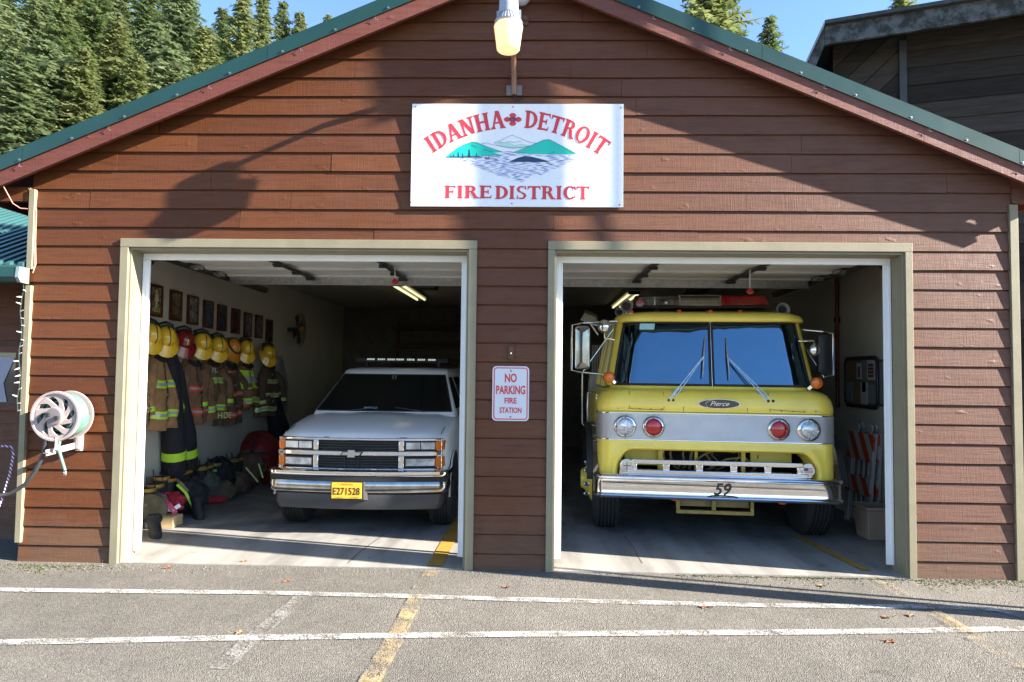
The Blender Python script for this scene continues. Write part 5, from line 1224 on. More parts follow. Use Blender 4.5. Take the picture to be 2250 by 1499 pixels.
# folded barricades leaning on the right wall
cA, cB = at(1868, 1130, x=RX-.12), at(1925, 1150, x=RX-.12)
yb_, ya_ = at(1862, 1135, x=RX-.16).y, at(1926, 1135, x=RX-.10).y
BARW = simple('dimmed_white_plastic', (.40,.40,.41), .5, var=.15)  # white plastic with the dimness of the bay put into its colour
def mat_stripe():
    m = NT('orange_white_stripe'); sp = m.n('SeparateXYZ'); m.L(m.o, sp.inputs[0])
    v = m.math('FRACT', m.math('MULTIPLY', m.math('SUBTRACT', sp.outputs[1], m.math('MULTIPLY', sp.outputs[2], .75)), 4.4))
    m.color(m.mix(m.math('GREATER_THAN', v, .5), (.40,.39,.38), (.50,.055,.012))); m.set(Roughness=.45); return m.mat
STR = mat_stripe()
bars = []
for k, xo in enumerate((.10, .22)):
    b = thing('folding_barricade', ['white folding barricade with orange stripes leaning on the right wall', 'second folding barricade leaning behind the striped one'][k], 'barricade', V(RX-.30+xo,(ya_+yb_)/2,.006), 'folded barricades'); Z0 = .006
    xb, xt = RX-.30+xo, RX-.16+xo*.55; y0, y1 = ya_+.04*k, yb_+.04*k; HT = at(1895, 950, x=RX-.15).z
    f = lambda z: xb+(xt-xb)*z/HT
    for y in (y0, y1-.07): t = MB(); t.hexa([(f(0),y,Z0),(f(0)+.035,y,Z0),(f(0)+.035,y+.07,Z0),(f(0),y+.07,Z0),(f(HT),y,HT),(f(HT)+.035,y,HT),(f(HT)+.035,y+.07,HT),(f(HT),y+.07,HT)]); build('leg', t, BARW, b, bevel=.004)
    for z0, z1 in ((HT*.70,HT*.99),(HT*.34,HT*.52)):
        t = MB(); t.hexa([(f(z0)-.02,y0-.02,z0),(f(z0)-.001,y0-.02,z0),(f(z0)-.001,y1+.02,z0),(f(z0)-.02,y1+.02,z0),(f(z1)-.02,y0-.02,z1),(f(z1)-.001,y0-.02,z1),(f(z1)-.001,y1+.02,z1),(f(z1)-.02,y1+.02,z1)]); build('striped_panel', t, STR, b, bevel=.004)
    for j in range(4): t = MB(); y = y0+.1+(y1-y0-.2)*j/3; t.hexa([(f(.05)+.01,y,.05),(f(.05)+.025,y,.05),(f(.05)+.025,y+.03,.05),(f(.05)+.01,y+.03,.05),(f(HT)+.01,y,HT-.03),(f(HT)+.025,y,HT-.03),(f(HT)+.025,y+.03,HT-.03),(f(HT)+.01,y+.03,HT-.03)]); build('rail', t, BARW, b)
    for y in (y0+.12, y1-.12): t = MB(); t.lathe([(.045,-.012),(.045,.012)], (f(HT)+.015,y,HT+.045), (1,0,0), 16); t.box(f(HT)+.004,f(HT)+.026,y-.015,y+.015,HT-.03,HT+.03); build('lamp_bracket', t, BARW, b, smooth=40)
c = at(1928, 1180, z=.0)
bk = thing('waste_bin', 'tan plastic bin standing by the right door jamb', 'bin', V(3.49,1.34,.006)); t = MB(); t.rings([[V(3.49+a*sx, 1.34+b*sy, z) for a, b in ((-1,-1),(1,-1),(1,1),(-1,1))] for z, sx, sy in ((.008,.11,.13),(.30,.135,.155),(.31,.15,.17),(.335,.15,.17),(.335,.135,.155),(.05,.105,.125))], True); build('tub', t, simple('tan_plastic', (.30,.225,.17), .5, var=.08), bk, bevel=.008)
# ------------------------------------------------------------------ the name sign
SIGNW = simple('sign_white', (.80,.80,.82), .28, var=.03)
SRED = simple('sign_red', (.60,.035,.045), .4, var=.05); SBLUE = simple('sign_blue', (.05,.13,.50), .4, var=.05); STEAL = simple('sign_teal', (.01,.52,.40), .4, var=.08, vs=3); SNAVY = simple('sign_navy', (.012,.035,.10), .4, var=.05); SPALE = simple('sign_pale_teal', (.42,.66,.62), .4, var=.08)
SX0, SX1, SZ0, SZ1 = -1.023, .768, 3.028, 3.908; SY = -.045
sg = thing('station_sign', 'white painted sign reading IDANHA DETROIT FIRE DISTRICT over a lake scene', 'sign', V((SX0+SX1)/2, SY, SZ0))
t = MB(); t.box(SX0,SX1,SY,SY+.016,SZ0,SZ1); build('board', t, SIGNW, sg, bevel=.002)
SW, SH = SX1-SX0, SZ1-SZ0
def S(px, py, o=0):      # position on the sign from its enlarged photograph (corner to corner)
    u = (px-107+.0*(py-53))/(2152-107); v = (py-56)/(1048-56); return V(SX0+SW*u, SY-.002-o, SZ1-SH*v)
class Glyph:
    def __init__(s): s.p = []
    def q(s, *pts): s.p.append(pts); return s
    def stem(s, x, w=.20, y0=0, y1=1): return s.q((x-w/2,y0),(x+w/2,y0),(x+w/2,y1),(x-w/2,y1))
    def serif(s, x, y, w=.36, up=1):
        h = .10*up; s.q((x-w/2,y-.02*up),(x+w/2,y-.02*up),(x+w*.30,y+h),(x-w*.30,y+h)); return s
    def arc(s, cx, cy, rx, ry, tx, ty, a0, a1, n=10):
        for k in range(n):
            a, b = R(a0+(a1-a0)*k/n), R(a0+(a1-a0)*(k+1)/n)
            s.q((cx+rx*math.cos(a),cy+ry*math.sin(a)),(cx+rx*math.cos(b),cy+ry*math.sin(b)),(cx+(rx-tx)*math.cos(b),cy+(ry-ty)*math.sin(b)),(cx+(rx-tx)*math.cos(a),cy+(ry-ty)*math.sin(a)))
        return s
    def line(s, x0, y0, x1, y1, w): return s.q((x0-w/2,y0),(x0+w/2,y0),(x1+w/2,y1),(x1-w/2,y1))
GL = {
 'I': (.42, Glyph().stem(.21).serif(.21,0).serif(.21,1,up=-1)),
 'D': (.78, Glyph().stem(.2).serif(.17,0,.32).serif(.17,1,.32,-1).arc(.3,.5,.46,.5,.2,.11,-90,90,14).q((.2,0),(.32,0),(.32,.11),(.2,.11)).q((.2,.89),(.32,.89),(.32,1),(.2,1))),
 'A': (.82, Glyph().line(.12,0,.40,1,.12).line(.68,0,.42,1,.22).q((.22,.28),(.62,.28),(.60,.38),(.25,.38)).serif(.13,0,.32).serif(.68,0,.38).q((.30,.93),(.52,.93),(.50,1.03),(.34,1.03))),
 'N': (.84, Glyph().stem(.17,.12).stem(.67,.12).line(.20,1,.66,0,.22).serif(.17,0,.34).serif(.67,1,.34,-1).serif(.15,1,.3,-1)),
 'H': (.86, Glyph().stem(.2).stem(.66).q((.3,.45),(.56,.45),(.56,.57),(.3,.57)).serif(.2,0).serif(.2,1,up=-1).serif(.66,0).serif(.66,1,up=-1)),
 'E': (.72, Glyph().stem(.2).serif(.17,0,.32).serif(.17,1,.32,-1).q((.3,0),(.66,0),(.62,.11),(.3,.11)).q((.3,.89),(.6,.89),(.64,1),(.3,1)).q((.3,.45),(.5,.45),(.5,.56),(.3,.56)).q((.60,0),(.68,-.02),(.70,.28),(.64,.16)).q((.56,1),(.66,1.02),(.68,.74),(.60,.86)).q((.48,.36),(.54,.33),(.54,.68),(.48,.65))),
 'T': (.78, Glyph().stem(.39).serif(.39,0,.38).q((.06,.88),(.72,.88),(.74,1),(.04,1)).q((.03,1.02),(.12,.94),(.10,.82),(.02,.70)).q((.75,1.02),(.66,.94),(.68,.82),(.76,.70))),
 'R': (.82, Glyph().stem(.2).serif(.17,0,.34).serif(.17,1,.32,-1).arc(.38,.74,.26,.26,.18,.10,-90,90,10).q((.3,.48),(.40,.48),(.40,.58),(.3,.58)).q((.3,.9),(.40,.9),(.40,1),(.3,1)).line(.66,.0,.46,.5,.2).serif(.70,0,.30)),
 'O': (.82, Glyph().arc(.41,.5,.39,.52,.2,.11,0,360,24)),
 'F': (.68, Glyph().stem(.2).serif(.19,0,.36).serif(.17,1,.32,-1).q((.3,.89),(.58,.89),(.62,1),(.3,1)).q((.3,.45),(.5,.45),(.5,.56),(.3,.56)).q((.54,1),(.64,1.02),(.66,.70),(.58,.84)).q((.48,.34),(.54,.30),(.54,.70),(.48,.67))),
 'S': (.66, Glyph().arc(.33,.74,.26,.27,.15,.11,50,270,12).arc(.33,.25,.28,.27,.15,.11,-130,90,12).q((.50,.98),(.58,1.02),(.60,.70),(.52,.76)).q((.08,.24),(.14,.28),(.14,.02),(.06,-.02))),
 'C': (.76, Glyph().arc(.42,.5,.38,.52,.2,.11,45,315,18).q((.62,.98),(.72,1.02),(.74,.66),(.64,.74)).q((.66,.26),(.74,.32),(.72,.06),(.64,.12))),
}
def sign_word(word, place, parent, name, mat):
    t = MB(); x = 0; n = 0
    for ch in word:
        if ch == ' ': x += .3; continue
        wd, g = GL[ch]
        for k, pts in enumerate(g.p):
            t.poly([place(x+a, b, .00012*(k % 40)) for a, b in pts]); n += 1
        x += wd
    return build(name, t, mat, parent, recalc=False)
def width_of(wd): return sum(.3 if c == ' ' else GL[c][0] for c in wd)
# straight lower line
def straight(word, x0, x1, ytop, ybot):
    W_ = width_of(word); return lambda a, b, o: S(x0+(x1-x0)*a/W_, ybot+(ytop-ybot)*b, o)
sign_word('FIRE', straight('FIRE', 428, 893, 848, 968), sg, 'lettering', SRED); sign_word('DISTRICT', straight('DISTRICT', 918, 1832, 850, 974), sg, 'lettering', SRED)
# arched upper line: letters along a circle
def arched(word, a0, a1, cx, cy, r, h):
    W_ = width_of(word)
    return lambda a, b, o: (lambda th, rr: S(cx+rr*math.sin(th), cy-rr*math.cos(th), o))(R(a0+(a1-a0)*a/W_), r+h*b)
sign_word('IDANHA', arched('IDANHA', -35.4, -4.0, 1110, 1664, 1380, 165), sg, 'lettering', SRED); sign_word('DETROIT', arched('DETROIT', 3.4, 37.0, 1110, 1664, 1380, 165), sg, 'lettering', SRED)
# small cross emblem
t = MB(); cx, cy = 1085, 208
for k in range(4):
    a = R(90*k); pts = []
    for u, w_ in ((.25,.22),(.62,.42),(.80,.34),(1.0,.16),(1.0,-.16),(.80,-.34),(.62,-.42),(.25,-.22)):
        pts.append(S(cx+84*(u*math.cos(a)-w_*math.sin(a)), cy+62*(u*math.sin(a)+w_*math.cos(a)), .0004))
    t.poly(pts)
build('cross_emblem', t, SRED, sg, recalc=False)
t = MB(); t.poly([S(cx+36*math.cos(R(a)), cy+22*math.sin(R(a)), .0012) for a in range(0,360,15)]); em = build('emblem_disc', t, SNAVY, sg, recalc=False)
t = MB(); t.text('&', S(cx, cy, .0022), (1,0,0), (0,0,1), .026, width=.040); build('ampersand', t, SRED, sg, recalc=False)
# lake scene
def patch(pts, mat, name, o): t = MB(); t.poly([S(x, y, o) for x, y in pts]); return build(name, t, mat, sg, recalc=False)
def ink(lines, name, mat, w, o=.003):
    t = MB()
    for ln in lines: t.tube([S(x, y, o) for x, y in ln], w, 4)
    return build(name, t, mat, sg)
patch([(905,437),(985,405),(1040,378),(1080,360),(1120,378),(1180,400),(1250,428),(1315,440),(1240,470),(1120,486),(1000,470)], SIGNW, 'far_peak', .0003)
patch([(905,442),(960,425),(1000,440),(1050,430),(1110,455),(1180,440),(1250,462),(1180,480),(1090,487),(1000,474)], SPALE, 'far_slope', .0006)
patch([(440,573),(500,530),(560,480),(620,450),(690,428),(740,432),(790,455),(860,480),(930,505),(995,524),(900,528),(995,556),(800,560),(640,576)], STEAL, 'near_hill', .001)
patch([(1085,530),(1160,505),(1240,470),(1330,430),(1390,405),(1440,402),(1500,430),(1570,468),(1640,505),(1702,538),(1600,543),(1430,545),(1250,540)], STEAL, 'near_hill', .001)
patch([(1050,618),(1090,600),(1140,578),(1200,562),(1260,566),(1330,582),(1400,600),(1446,618)], SNAVY, 'island', .0016)
trees = []
t = MB()
for x, y, h in ((492,575,30),(518,574,38),(563,574,58),(605,572,42),(668,572,80),(740,572,42)):
    for k in range(3): t.poly([S(x-(.30-.07*k)*h*.6, y-h*(.06+.28*k), .0018+.0002*k), S(x+(.30-.07*k)*h*.6, y-h*(.06+.28*k), .0018+.0002*k), S(x, y-h*(.55+.225*k), .0018+.0002*k)])
    t.poly([S(x-3,y,.0017), S(x+3,y,.0017), S(x+2,y-h*.2,.0017), S(x-2,y-h*.2,.0017)])
t.poly([S(445,576,.0015),S(795,576,.0015),S(760,564,.0015),S(640,568,.0015),S(500,566,.0015)])
t.poly([S(815,578,.0018),S(870,580,.0018),S(862,588,.0018),S(825,588,.0018)]); t.poly([S(828,578,.0019),S(834,578,.0019),S(831,556,.0019)]); t.poly([S(852,578,.0019),S(858,578,.0019),S(856,554,.0019)]); t.poly([S(890,590,.0018),S(945,594,.0018),S(940,598,.0018)])
build('shore_trees', t, SNAVY, sg, recalc=False)
g = random.Random(21); t = MB()
for j in range(26):
    y = 522+j*11.2; f = (y-520)/290
    if y < 545: xa, xb = 980, 1100+(y-520)*8
    else: xa, xb = 560+max(0, f-.28)**1.05*760, 1700-max(0, f-.25)**1.0*640
    if y > 745: xa, xb = 930+(y-745)*3.6, 1275-(y-745)*1.2
    x = xa+g.uniform(0, 30)
    while x < xb-10:
        ln = g.uniform(40, 150); e = min(x+ln, xb); n = 5; amp = g.uniform(2, 5); th_ = g.uniform(2.2, 5.5); ph = g.uniform(0, 6)
        up = [(x+(e-x)*k/n, y+amp*math.sin(ph+k*1.1)-th_*math.sin(math.pi*k/n)*.5) for k in range(n+1)]; dn = [(a, b+th_*math.sin(math.pi*k/n)+.6) for k, (a, b) in enumerate(up)]
        if not (1050 < (x+e)/2 < 1450 and 565 < y < 620): t.poly([S(a, b, .0013) for a, b in up]+[S(a, b, .0013) for a, b in reversed(dn)])
        x = e+g.uniform(4, 40)
build('ripples', t, SBLUE, sg, recalc=False)
ink([[(905,437),(985,405),(1040,378),(1080,360),(1120,378),(1180,400),(1250,428),(1315,440)], [(780,450),(830,434),(900,455),(1000,474),(1090,485),(1180,480),(1250,462)], [(440,573),(560,480),(690,428),(740,432),(860,480),(995,524)], [(690,452),(740,478)], [(810,500),(890,522)], [(1085,530),(1240,470),(1390,405),(1440,402),(1570,468),(1702,538)], [(1430,544),(1490,520)], [(950,425),(1000,432),(1050,424),(1110,430),(1170,418)]], 'outline', SNAVY, .0011)
for px, py in ((140,85),(1085,85),(2125,93),(112,1010),(1085,1018),(2115,1025)):
    t = MB(); t.lathe([(.006,0),(.006,.004),(0,.005)], S(px, py, -.001), (0,-1,0), 8); build('screw', t, SCREW, sg)
# ------------------------------------------------------------------ the no-parking sign and key box
nx0, nx1, nz0, nz1 = -.312, -.005, 1.231, 1.687; NY = -.024
ns = thing('parking_sign', 'small white sign with red words NO PARKING FIRE STATION on the centre post', 'sign', V((nx0+nx1)/2, NY, nz0))
def rrpoly(x0, x1, z0, z1, r, n=6): return [(cx+r*math.cos(R(a0+90*k/n)), cz+r*math.sin(R(a0+90*k/n))) for cx, cz, a0 in ((x1-r,z1-r,0),(x0+r,z1-r,90),(x0+r,z0+r,180),(x1-r,z0+r,270)) for k in range(n+1)]
t = MB(); t.prism(rrpoly(nx0,nx1,nz0,nz1,.035), 'y', NY-.0015, NY+.0015); build('plate', t, simple('reflective_white_sheet', (.60,.61,.66), .35, var=.02), ns)
t = MB(); a = rrpoly(nx0+.011,nx1-.011,nz0+.011,nz1-.011,.028); b = rrpoly(nx0+.0195,nx1-.0195,nz0+.0195,nz1-.0195,.020); y = NY-.0028; t.rings([[V(x,y,z) for x,z in a],[V(x,y,z) for x,z in b]], False); build('border', t, SRED, ns, recalc=False)
t = MB(); xm = (nx0+nx1)/2; zt = nz1
for s_, zc, h, w_ in (('NO',1.589,.074,.100),('PARKING',1.489,.073,.244),('FIRE',1.400,.048,.102),('STATION',1.320,.048,.184)): t.text(s_, (xm, NY-.003, zc), (1,0,0), (0,0,1), h, width=w_, bold=.03)
build('lettering', t, SRED, ns, recalc=False)
for z in (nz1-.04, nz0+.035): t = MB(); t.lathe([(.008,0),(.007,.004),(0,.005)], (xm, NY-.0015, z), (0,-1,0), 10); build('bolt', t, SCREW, ns)
kb = thing('key_box', 'small brown painted lock box above the no-parking sign', 'lock box', V(-.155,-.03,1.73)); t = MB(); t.box(-.182,-.134,-.034,-.004,1.742,1.852); build('box_body', t, SIDING, kb, bevel=.004); t = MB(); t.lathe([(.007,0),(.006,.004)], (-.158,-.034,1.795), (0,-1,0), 8); build('keyhole', t, CHROME, kb)
# ------------------------------------------------------------------ security lamp above the sign
LY = -.615; lc = at(1117, 75, y=LY); LX = lc.x
zz = lambda py: at(1117, py, y=LY).z
lm = thing('security_light', 'white bucket security lamp glowing at the end of a curved pipe above the sign', 'lamp', V(-.16,0,4.04))
t = MB(); r = .112; z1, z0 = zz(52), zz(112)
t.lathe([(.085,z1+.008-z1),(r,0-.028),(r*.96,-.05),(r*.78,z0-z1+.01),(r*.70,z0-z1),(0,z0-z1-.008)], (LX,LY,z1), (0,0,1), 28, caps=False)
LENS = NT('glowing_lens'); LENS.color((.55,.48,.36)); LENS.set(Roughness=.25, Transmission_Weight=.25, Emission_Color=(1.0,.62,.28), Emission_Strength=.20); build('refractor', t, LENS.mat, lm, smooth=60)
t = MB(); t.lathe([(.05,-.07),(.055,-.11),(.05,-.16),(0,-.165)], (LX,LY,z1), (0,0,1), 14); build('bulb_shade', t, simple('amber_glow', (.8,.5,.15), .4, var=0, emit=(1,.55,.15), es=.5), lm, smooth=60)
t = MB(); z2 = zz(33)
t.lathe([(.102,-.012),(.106,.0),(.070,z2-z1),(.066,z2-z1)], (LX,LY,z1+.004), (0,0,1), 28, caps=False)
for k in range(28): a = R(360/28*k); t.bar((LX+.107*math.cos(a),LY+.107*math.sin(a),z1+.004), (LX+.073*math.cos(a),LY+.073*math.sin(a),z2), .006, .006)
HOUS = simple('lamp_housing_white', (.34,.36,.40), .4, .2, var=.08, vs=20); build('reflector', t, HOUS, lm, smooth=40)
t = MB(); t.lathe([(.0785,0),(.077,.03),(.070,.15),(.058,.19),(0,.2)], (LX,LY,z2), (0,0,1), 24); t.box(LX+.06,LX+.095,LY-.02,LY+.02,z2-.03,z2+.03); t.box(LX-.09,LX-.06,LY-.02,LY+.02,z2-.03,z2+.02); build('housing', t, HOUS, lm, smooth=45)
t = MB(); top = z2+.14; t.tube([(-.158,-.035,3.99),(-.160,-.05,4.10),(-.163,-.12,4.25),(-.172,-.24,4.40),(-.185,-.38,z2+.12),(LX,LY+.06,z2+.13)], .024, 10); build('arm', t, simple('brown_pipe_paint', (.20,.10,.06), .45, var=.15), lm, smooth=60)
t = MB(); t.box(-.225,-.09,-.034,-.015,3.985,4.075); build('wall_bracket', t, simple('grey_bracket', (.13,.12,.13), .5, .3, var=.2), lm, bevel=.004)
t = MB(); t.tube([(-.158,-.036,4.0),(-.155,-.045,3.95),(-.13,-.05,3.93),(-.10,-.045,3.94),(-.08,-.03,3.97),(-.10,-.028,3.985)], .004, 6); t.tube([(-.165,-.036,4.0),(-.16,-.05,3.96),(-.12,-.05,3.945)], .004, 6); build('loose_wire', t, BLACKR, lm, smooth=60)
c = at(1146, 2, y=-.12)
pc = thing('round_floodlight', 'round white lamp dish under the gable peak behind the security lamp', 'lamp', c); t = MB(); t.lathe([(.0,.0),(.05,.004),(.07,.02),(.075,.035),(.02,.07),(.018,.11)], c+V(0,-.05,.02), (-.1,1,.25), 20, caps=False); build('dish', t, HOUS, pc, smooth=50)
c = at(1153, 42, y=-.035); t = MB(); t.lathe([(.02,0),(.022,.02),(.012,.03)], c, (0,-1,0), 12); t.box(c.x-.035,c.x+.03,-.034,-.016,c.z-.05,c.z+.03); jb = build('junction_box', t, SIDING, None, cat='electrical box', label='small brown junction box with a pale knob high on the gable', loc=c)
# ------------------------------------------------------------------ hose reel
rc = at(121, 915, y=-.245); RC = V(rc.x, 0, rc.z); RR = .200
rl = thing('hose_reel', 'beige plastic hose reel with green hose mounted on the left of the wall', 'hose reel', V(RC.x,0,RC.z-.3))
BEI = simple('beige_plastic', (.36,.29,.27), .45, var=.04)
BEID = simple('mauve_plastic', (.17,.14,.15), .45, var=.05)
GHOSE = simple('mint_hose', (.10,.20,.155), .45, var=.15, vs=25)
def disc(y, th, mat, name, holes):
    t = MB(); c = V(RC.x, y, RC.z); ax = (0,-1,0)
    if not holes:
        t.lathe([(.0,0),(RR,0),(RR*1.02,th*.5),(RR,th),(0,th)], c, ax, 48, caps=False)
    else:
        t.lathe([(RR*.80,.004),(RR*.86,0),(RR*.98,0),(RR*1.03,th*.4),(RR*1.01,th*1.3),(RR*.93,th*1.3),(RR*.91,th*.7),(RR*.80,th*.7),(RR*.80,.004)], c, ax, 56, caps=False)
        t.lathe([(RR*.36,0),(RR*.40,th*.6),(RR*.34,th*1.1),(0,th*1.1)], c, ax, 32)
        for k in range(8):
            a0 = R(45*k+8); rg = []
            for j in range(7):
                f = j/6; rad = RR*(.36+.47*f); a = a0+.62*f; w = RR*(.085+.13*abs(f-.45)**1.3*2+.05*f)
                d = V(math.cos(a), 0, math.sin(a)); n = V(-d.z, 0, d.x)*1.0; p = c+d*rad
                rg.append([p-n*w+V(0,-.002,0), p+n*w+V(0,-.002,0), p+n*w*.8+V(0,-th*.8,0), p-n*w*.8+V(0,-th*.8,0)])
            t.rings(rg, True)
    return build(name, t, mat, rl, smooth=45)
disc(-.225, .022, BEI, 'front_flange', True); disc(-.055, .016, BEI, 'rear_flange', False)
t = MB(); t.lathe([(.045,0),(.052,.004),(.07,.012),(.066,.026),(.03,.03),(0,.028)], (RC.x,-.246,RC.z), (0,-1,0), 26); hb = build('hub_cap', t, BEID, rl, smooth=45)
for s in (-1, 1): t = MB(); t.box(RC.x+s*.037-.016,RC.x+s*.037+.016,-.290,-.275,RC.z-s*.012-.014,RC.z-s*.012+.018); build('hub_socket', t, BLACKP, hb, bevel=.004)
for k, rad in ((0,.155),(1,.172),(2,.118)):
    t = MB(); n = 0; pts = []
    y0, y1 = -.212, -.085; turns = 8 if k < 2 else 8
    for j in range(turns*22+1): a = 2*math.pi*j/22; pts.append(V(RC.x+rad*math.cos(a), y0+(y1-y0)*j/(turns*22), RC.z+rad*math.sin(a)))
    t.tube(pts, .0105, 6); build('hose_coil', t, GHOSE, rl, smooth=60)
t = MB(); t.tube([V(RC.x-.02,-.16,RC.z-.17), V(RC.x+.0,-.18,RC.z-.22), at(128,985,y=-.22), at(137,1015,y=-.22), at(143,1034,y=-.22)], .0125, 8); tail = build('hose_tail', t, GHOSE, rl, smooth=60)
t = MB(); e = at(143,1036,y=-.22); t.lathe([(.014,0),(.016,.01),(.016,.03),(.013,.035)], e, (.15,0,-1), 10); build('hose_fitting', t, CHROMED, tail, smooth=40)
t = MB(); A, B = at(172,962,y=-.02), at(176,985,y=-.02); P0, P1 = at(100,996,y=-.30), at(170,978,y=-.05)
t.bar(P0, P1, .012, .05); t.bar(P0+V(.0,.0,-.0), P0+V(.02,.2,-.0), .05, .012); t.bar(V(P1.x+.015,-.05,P1.z+.07), V(P1.x+.015,-.05,P1.z-.03), .03, .06, (0,-1,0)); t.bar(V(RC.x,-.05,RC.z), V(P1.x,-.045,P1.z+.02), .03, .05, (0,-1,0)); t.box(P1.x-.02,P1.x+.03,-.05,-.012,P1.z-.05,P1.z+.1); t.bar(V(RC.x,-.215,RC.z-.15), P0+V(.07,.02,.02), .02, .03); build('wall_bracket', t, BEI, rl, bevel=.004)
lh = thing('supply_hose', 'dark grey supply hose looping from the reel down to the left', 'hose', at(60,1075,y=-.2)); t = MB(); t.tube([at(102,965,y=-.24), at(95,1000,y=-.22), at(78,1035,y=-.2), at(55,1065,y=-.18), at(25,1084,y=-.18), at(-15,1092,y=-.2), at(-60,1090,y=-.3)], .017, 8); build('hose_run', t, simple('dark_hose', (.035,.035,.038), .5, var=.15), lh, smooth=60)
def mat_rope():
    m = NT('twisted_rope'); wv = m.n('TexWave'); wv.bands_direction = 'DIAGONAL'; m.L(m.o, wv.inputs[0]); wv.inputs['Scale'].default_value = 18
    m.color(m.mix(m.ramp(wv.outputs['Fac'], [(.45, 0), (.55, 1)]), (.06,.03,.10), (.55,.45,.55))); m.set(Roughness=.8); return m.mat
rp = thing('rope', 'purple and white twisted rope hanging at the left edge of the photo', 'rope', at(20,1050,y=-.15)); t = MB(); t.tube([at(-20,985,y=-.12), at(8,980,y=-.12), at(24,982,y=-.13), at(30,995,y=-.14), at(22,1040,y=-.15), at(8,1085,y=-.15), at(-5,1120,y=-.15)], .009, 8); build('strand', t, mat_rope(), rp, smooth=60)
# ------------------------------------------------------------------ light string on the left corner
ls = thing('light_string', 'string of small white holiday lights on a green wire along the left corner board', 'light string', at(48,740,y=-.075)); pts = []
for k in range(12):
    py = 606+27*k; pts.append(at(50-.0*k-(py-606)*.035+3*math.sin(k*1.7), py, y=-.075))
t = MB(); t.tube(pts, .005, 5); build('wire', t, simple('dark_green_wire', (.015,.03,.015), .5, var=.1), ls)
BULB = simple('white_bulb', (.75,.77,.80), .2, var=.05)
g = random.Random(2)
for k in range(20):
    f = k/19*11; p = pts[min(int(f), 10)].lerp(pts[min(int(f), 10)+1], f-min(int(f), 10)); d = V(g.choice((-1,1))*.9, -.4, g.uniform(-.6,.4)).normalized(); t = MB(); t.tube([p, p+d*.014, p+d*.04], [.006,.007,.002], 6); build('bulb', t, BULB, ls, smooth=60)
wr = thing('phone_wire', 'thin pale wires running down the siding beside the left corner board', 'wire', at(72,500,y=-.03)); t = MB(); t.tube([at(66,412,y=-.03), at(77,432,y=-.03), at(80,470,y=-.03), at(78,530,y=-.03), at(79,580,y=-.03), at(72,600,y=-.04)], .004, 5); t.tube([at(62,412,y=-.03), at(75,436,y=-.03), at(76,480,y=-.03), at(75,540,y=-.03), at(76,585,y=-.03)], .004, 5); build('wire_run', t, simple('pinkish_wire', (.45,.25,.20), .6, var=.15), wr, smooth=60)
w2 = thing('eave_wire', 'loose wire drooping from the left eave to the corner board', 'wire', at(30,440,y=-.1)); t = MB(); t.tube([at(2,400,y=-.17), at(16,425,y=-.14), at(28,447,y=-.1), at(45,458,y=-.08), at(60,459,y=-.07)], .004, 5); build('wire_run', t, MATS['pinkish_wire'], w2, smooth=60)
# ------------------------------------------------------------------ annex on the left
an = thing('annex_building', 'low annex with a ribbed green metal roof and gutter left of the station', 'building', V(-6.5,.6,0))
AX0, AX1 = -9.5, XL-.03
t = MB(); n = 46; ze, zr, ye, yr = 2.50, 4.1, -.06, 3.4
for k in range(n):
    a, b = AX0+(AX1-AX0)*k/n, AX0+(AX1-AX0)*(k+1)/n; m_ = a+(b-a)*.6
    for x0, x1, h in ((a, m_, 0), (m_, b, .022)):
        t.hexa([(x0,ye,ze-.02),(x1,ye,ze-.02),(x1,yr,zr-.02),(x0,yr,zr-.02),(x0,ye,ze+h),(x1,ye,ze+h),(x1,yr,zr+h),(x0,yr,zr+h)])
build('roof', t, simple('blue_green_roof_metal', (.028,.085,.08), .35, var=.12, vs=2), an)
t = MB(); gp = [(-.155,2.47),(-.165,2.39),(-.14,2.35),(-.05,2.345),(-.05,2.47),(-.06,2.47),(-.06,2.357),(-.135,2.362),(-.152,2.395),(-.145,2.47)]
t.prism(gp, 'x', AX0, AX1+.02); build('gutter', t, GREENM, an)
t = MB(); t.prism([(-.16,2.475),(-.17,2.385),(-.14,2.345),(-.045,2.34),(-.045,2.475)], 'x', AX1+.021, AX1+.05); build('gutter_end', t, simple('weathered_gutter_cap', (.25,.30,.28), .4, .3, var=.2), an)
t = MB()
for i, z0 in enumerate(courses[:16]): t.hexa([(AX0,.70,z0),(AX1,.70,z0),(AX1,.75,z0),(AX0,.75,z0),(AX0,.72,courses[i+1]+.02),(AX1,.72,courses[i+1]+.02),(AX1,.75,courses[i+1]+.02),(AX0,.75,courses[i+1]+.02)])
t.box(AX0,AX1,.751,.9,0,2.6); build('wall', t, SIDING, an)
w0, w1 = at(-40,0,y=.69).x, at(38,830,y=.69).x; wz1, wz0 = at(20,775,y=.69).z, at(20,888,y=.69).z
t = MB(); t.box(w0-.06,w1+.06,.66,.699,wz0-.06,wz0); t.box(w0-.06,w1+.06,.66,.699,wz1,wz1+.06); t.box(w1,w1+.06,.66,.699,wz0+.001,wz1-.001); t.box(w0-.06,w0,.66,.699,wz0+.001,wz1-.001); wn = build('window', t, SOFF, an)
t = MB(); t.box(w0,w1,.68,.69,wz0,wz1); pg = NT('window_glass'); pg.color((.02,.025,.03)); pg.set(Roughness=.05, Specular_IOR_Level=.9); build('pane', t, pg.mat, wn)
t = MB(); t.prism([(w1-.28,wz0+.02),(w1-.08,wz0+.02),(w1-.12,wz0+.2),(w1-.02,wz1-.05),(w1-.2,wz1-.03),(w1-.22,wz0+.25)], 'y', .672, .678); build('curtain', t, simple('pale_blue_curtain', (.32,.32,.42), .8, var=.1), wn)
